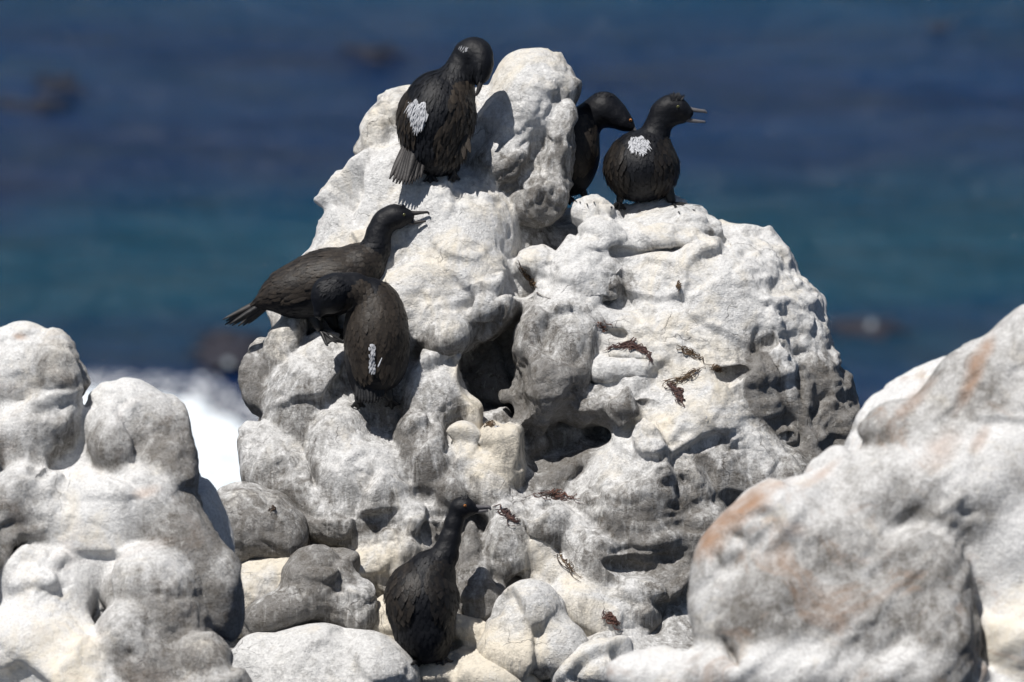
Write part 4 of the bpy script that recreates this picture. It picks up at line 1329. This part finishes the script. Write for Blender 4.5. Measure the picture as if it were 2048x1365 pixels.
for sx, cx, sd_ in ((-1, 803, 31), (1, 887, 32)):
    shell_wing(B6, bs6, [(cx, 1168, 32, 46, 10 * sx), (cx + sx * 2, 1198, 23, 40, 0)], lambda p: (-.15 * sx, -1, 0), 170, .0145, (.030, .054), (.011, .015), (.03, .42 if sx < 0 else .24), .05, sd_, .12, .006, lambda p: min(1, max(0, (px_of(p)[1] - 1130) / 90)))
tube(B6, 'upper_beak', [(940, 1014, -.005, 8), (954, 1015, -.005, 5.4), (968, 1015, -.005, 4.2), (978, 1015, -.005, 3.8), (982, 1021, -.005, 1.5)], M_bill_pale, B6.root)
tube(B6, 'lower_beak', [(938, 1023, -.005, 7), (955, 1023.5, -.005, 4.2), (976, 1021, -.005, 2.6)], M_bill_pale, B6.root)
eye(B6, 930, 1012, 3.0)
tufts(B6, ell_region(930, 997, 10, 3), (.2, .9, 0), 12, 9, 1.5, name='crest', mat=M_body, seed=6, lift=.7, tone=(0, .3))
leg(B6, (838, 1300, .0), (838, 1320, -.01), r0=14, r1=6, toes=[(822, 1328, -.05), (838, 1332, -.06), (852, 1326, -.05)])
leg(B6, (880, 1298, .0), (884, 1318, -.01), r0=14, r1=6, toes=[(872, 1328, -.05), (888, 1330, -.06), (906, 1322, -.04)])
tail(B6, (860, 1290, .03), lerp_tips((846, 1318, .03), (880, 1316, .03), 8, .1, 1), 6, tones=(.05, .2), base_spread=.6)

# ------------------------------------------------------------------ dried seaweed and stray feathers caught on the rocks
mz, nt, b = new_mat('dried_seaweed')
g = NT(nt)
b.inputs['Roughness'].default_value = 0.75
g.link(g.mix(g.attr('tone'), (0.025, 0.015, 0.012), (0.15, 0.095, 0.048)), b.inputs['Base Color'])
mz2, nt, b = new_mat('red_dried_seaweed')
g = NT(nt)
b.inputs['Roughness'].default_value = 0.7
g.link(g.mix(g.attr('tone'), (0.026, 0.012, 0.014), (0.13, 0.058, 0.040)), b.inputs['Base Color'])

def weed(paths, label, n=14, spread=7, r=(0.6, 1.4), mat=None, seed=0, curl=5, tone=.5):
    rr = random.Random(seed)
    vs, fs, tn = [], [], []
    cache = {}
    def dep(x, y, d0):
        k = (round(x / 3), round(y / 3))
        if k not in cache: cache[k] = depth_at(x, y, None)
        z = cache[k]
        return d0 if z is None or (d0 is not None and abs(z - d0) > .12) else z
    for path in paths:
        d0 = dep(*path[len(path) // 2], None) 
        if d0 is None: continue
        for s in range(max(4, int(n * 0.5))):
            a = rr.uniform(0, .5) * (len(path) - 1); b_ = rr.uniform(.45, 1) * (len(path) - 1)
            if b_ - a < .3: b_ = a + .3
            ox, oy = rr.gauss(0, spread), rr.gauss(0, spread * .6)
            ph, fr = rr.uniform(0, 6.28), rr.uniform(.5, 1.3)
            m = 16
            pts = []
            for k in range(m):
                t = min(a + (b_ - a) * k / (m - 1), len(path) - 1.001); i = int(t); u = t - i
                x = path[i][0] * (1 - u) + path[i + 1][0] * u + ox + curl * math.sin(ph + k * fr)
                y = path[i][1] * (1 - u) + path[i + 1][1] * u + oy + curl * math.cos(ph * 1.3 + k * fr * .9)
                z = dep(x, y, d0)
                pts.append(V(x, y, z - 0.003 - 0.006 * abs(math.sin(ph + k * .5)) - 0.0012 * rr.random()))
            rad = rr.uniform(*r) * S * 0.85
            base = len(vs); tt = min(1, max(0, rr.gauss(tone, .3)))
            for k, p in enumerate(pts):
                d = pts[min(k + 1, m - 1)] - pts[max(k - 1, 0)]; d = d / (np.linalg.norm(d) + 1e-9)
                q1 = np.cross(d, [0.1, 0.2, 1.0]); q1 /= np.linalg.norm(q1) + 1e-9; q2 = np.cross(d, q1)
                w_ = rad * (0.35 + math.sin(math.pi * (k + .5) / m)) * (1 + .5 * math.sin(k * 2.1 + ph))
                for j in range(4):
                    an = j * math.pi / 2
                    vs.append(p + w_ * (q1 * math.cos(an) + q2 * math.sin(an))); tn.append(tt)
            for k in range(m - 1):
                for j in range(4):
                    fs.append((base + 4 * k + j, base + 4 * k + (j + 1) % 4, base + 4 * k + 4 + (j + 1) % 4, base + 4 * k + 4 + j))
    if vs:
        o = mesh_obj('dried_seaweed', W(np.array(vs)), fs, mat or mz, attrs={'tone': tn})
        tag(o, label, 'seaweed', 'dried seaweed scraps caught on the rocks')

weed([[(1205, 706), (1222, 694), (1240, 690), (1262, 688), (1285, 695), (1297, 708), (1303, 732)]], 'reddish dried seaweed lying in a crevice left of centre on the dome face', 34, 5, (.7, 1.7), mz2, 1, 4, .4)
weed([[(1352, 674), (1364, 694), (1380, 704), (1400, 716), (1424, 734)], [(1424, 734), (1446, 741)], [(1424, 738), (1396, 742), (1372, 754), (1345, 764), (1326, 772)]], 'branching brown dried seaweed sprig on the white face of the right dome', 20, 4, (.5, 1.3), None, 2, 4, .55)
weed([[(1326, 765), (1344, 772), (1360, 785), (1364, 800), (1358, 814)]], 'dark purple-red dried seaweed tangle hanging below the branching sprig', 34, 5, (.6, 1.5), mz2, 3, 4, .25)
weed([[(1030, 522), (1046, 540), (1060, 562), (1078, 584), (1100, 596), (1118, 612)]], 'thin brown seaweed strand in the gap right of the big white hump', 16, 3, (.5, 1.3), None, 4, 3, .35)
weed([[(1052, 990), (1080, 988), (1110, 994), (1140, 996), (1172, 1004)]], 'tangle of dry seaweed stalks in the dark hollow at the pinnacle foot', 18, 5, (.5, 1.3), mz2, 5, 5, .6)
weed([[(1206, 1226), (1222, 1236), (1240, 1252)]], 'small red seaweed clump on pale rock low down, right of the crusty boulder', 26, 5, (.7, 1.6), mz2, 6, 5, .6)
weed([[(534, 1020), (546, 1014), (550, 1020), (542, 1026)]], 'tiny dark curl of seaweed on the grey boulder at lower left', 5, 1.5, (.8, 1.4), None, 7, 2.5, .2)
weed([[(990, 1018), (1008, 1024), (1024, 1036), (1038, 1050)]], 'dull brown seaweed clump just right of the lowest bird head', 26, 6, (.6, 1.4), mz2, 8, 4, .25)
weed([[(1096, 1106), (1116, 1112), (1130, 1128), (1150, 1152), (1166, 1172)]], 'loose dry seaweed twigs above the crusty boulder', 16, 8, (.4, 1.1), None, 9, 5, .4)
weed([[(968, 850), (985, 846), (1002, 856)]], 'small straw-brown scrap of seaweed on the cream knob', 12, 4, (.5, 1.2), None, 10, 4, .8)
weed([[(1355, 560), (1358, 572), (1356, 586)]], 'short brown seaweed scrap stuck high on the dome face', 14, 2.5, (.6, 1.2), None, 11, 2, .45)
weed([[(1195, 640), (1205, 652), (1222, 662)]], 'faint reddish seaweed scrap under the white saddle lobe', 12, 4, (.5, 1.1), mz2, 12, 3, .8)

rr = random.Random(5)
spots = [(990, 853, 26, 6, -18, 'white feather lying on the cream knob'), (1020, 1122, 5, 3, 30, 'tiny white feather between the two grey ribs behind the lowest bird'),
         (1412, 838, 7, 2, 70, 'small white feather low on the cream part of the dome'), (700, 888, 6, 2, 20, 'small white feather on the grey lobe under the left birds')]
for i, (x, y, L, wd, an, lab) in enumerate(spots):
    z = depth_at(x, y, None)
    if z is None: continue
    vs, fs, tn = [], [], []
    a = math.radians(an)
    leaf(vs, fs, tn, V(x, y, z - .006), np.array([math.cos(a), math.sin(a), -0.15]), np.array([0, .4, -1.0]), L * S, wd * S * .5, 1.0, curl=.2)
    o = mesh_obj('loose_feather', W(np.array(vs)), fs, M_rump, attrs={'tone': tn})
    so = o.modifiers.new('thick', 'SOLIDIFY'); so.thickness = 0.0008
    tag(o, lab, 'feather', 'loose feathers on the rocks')
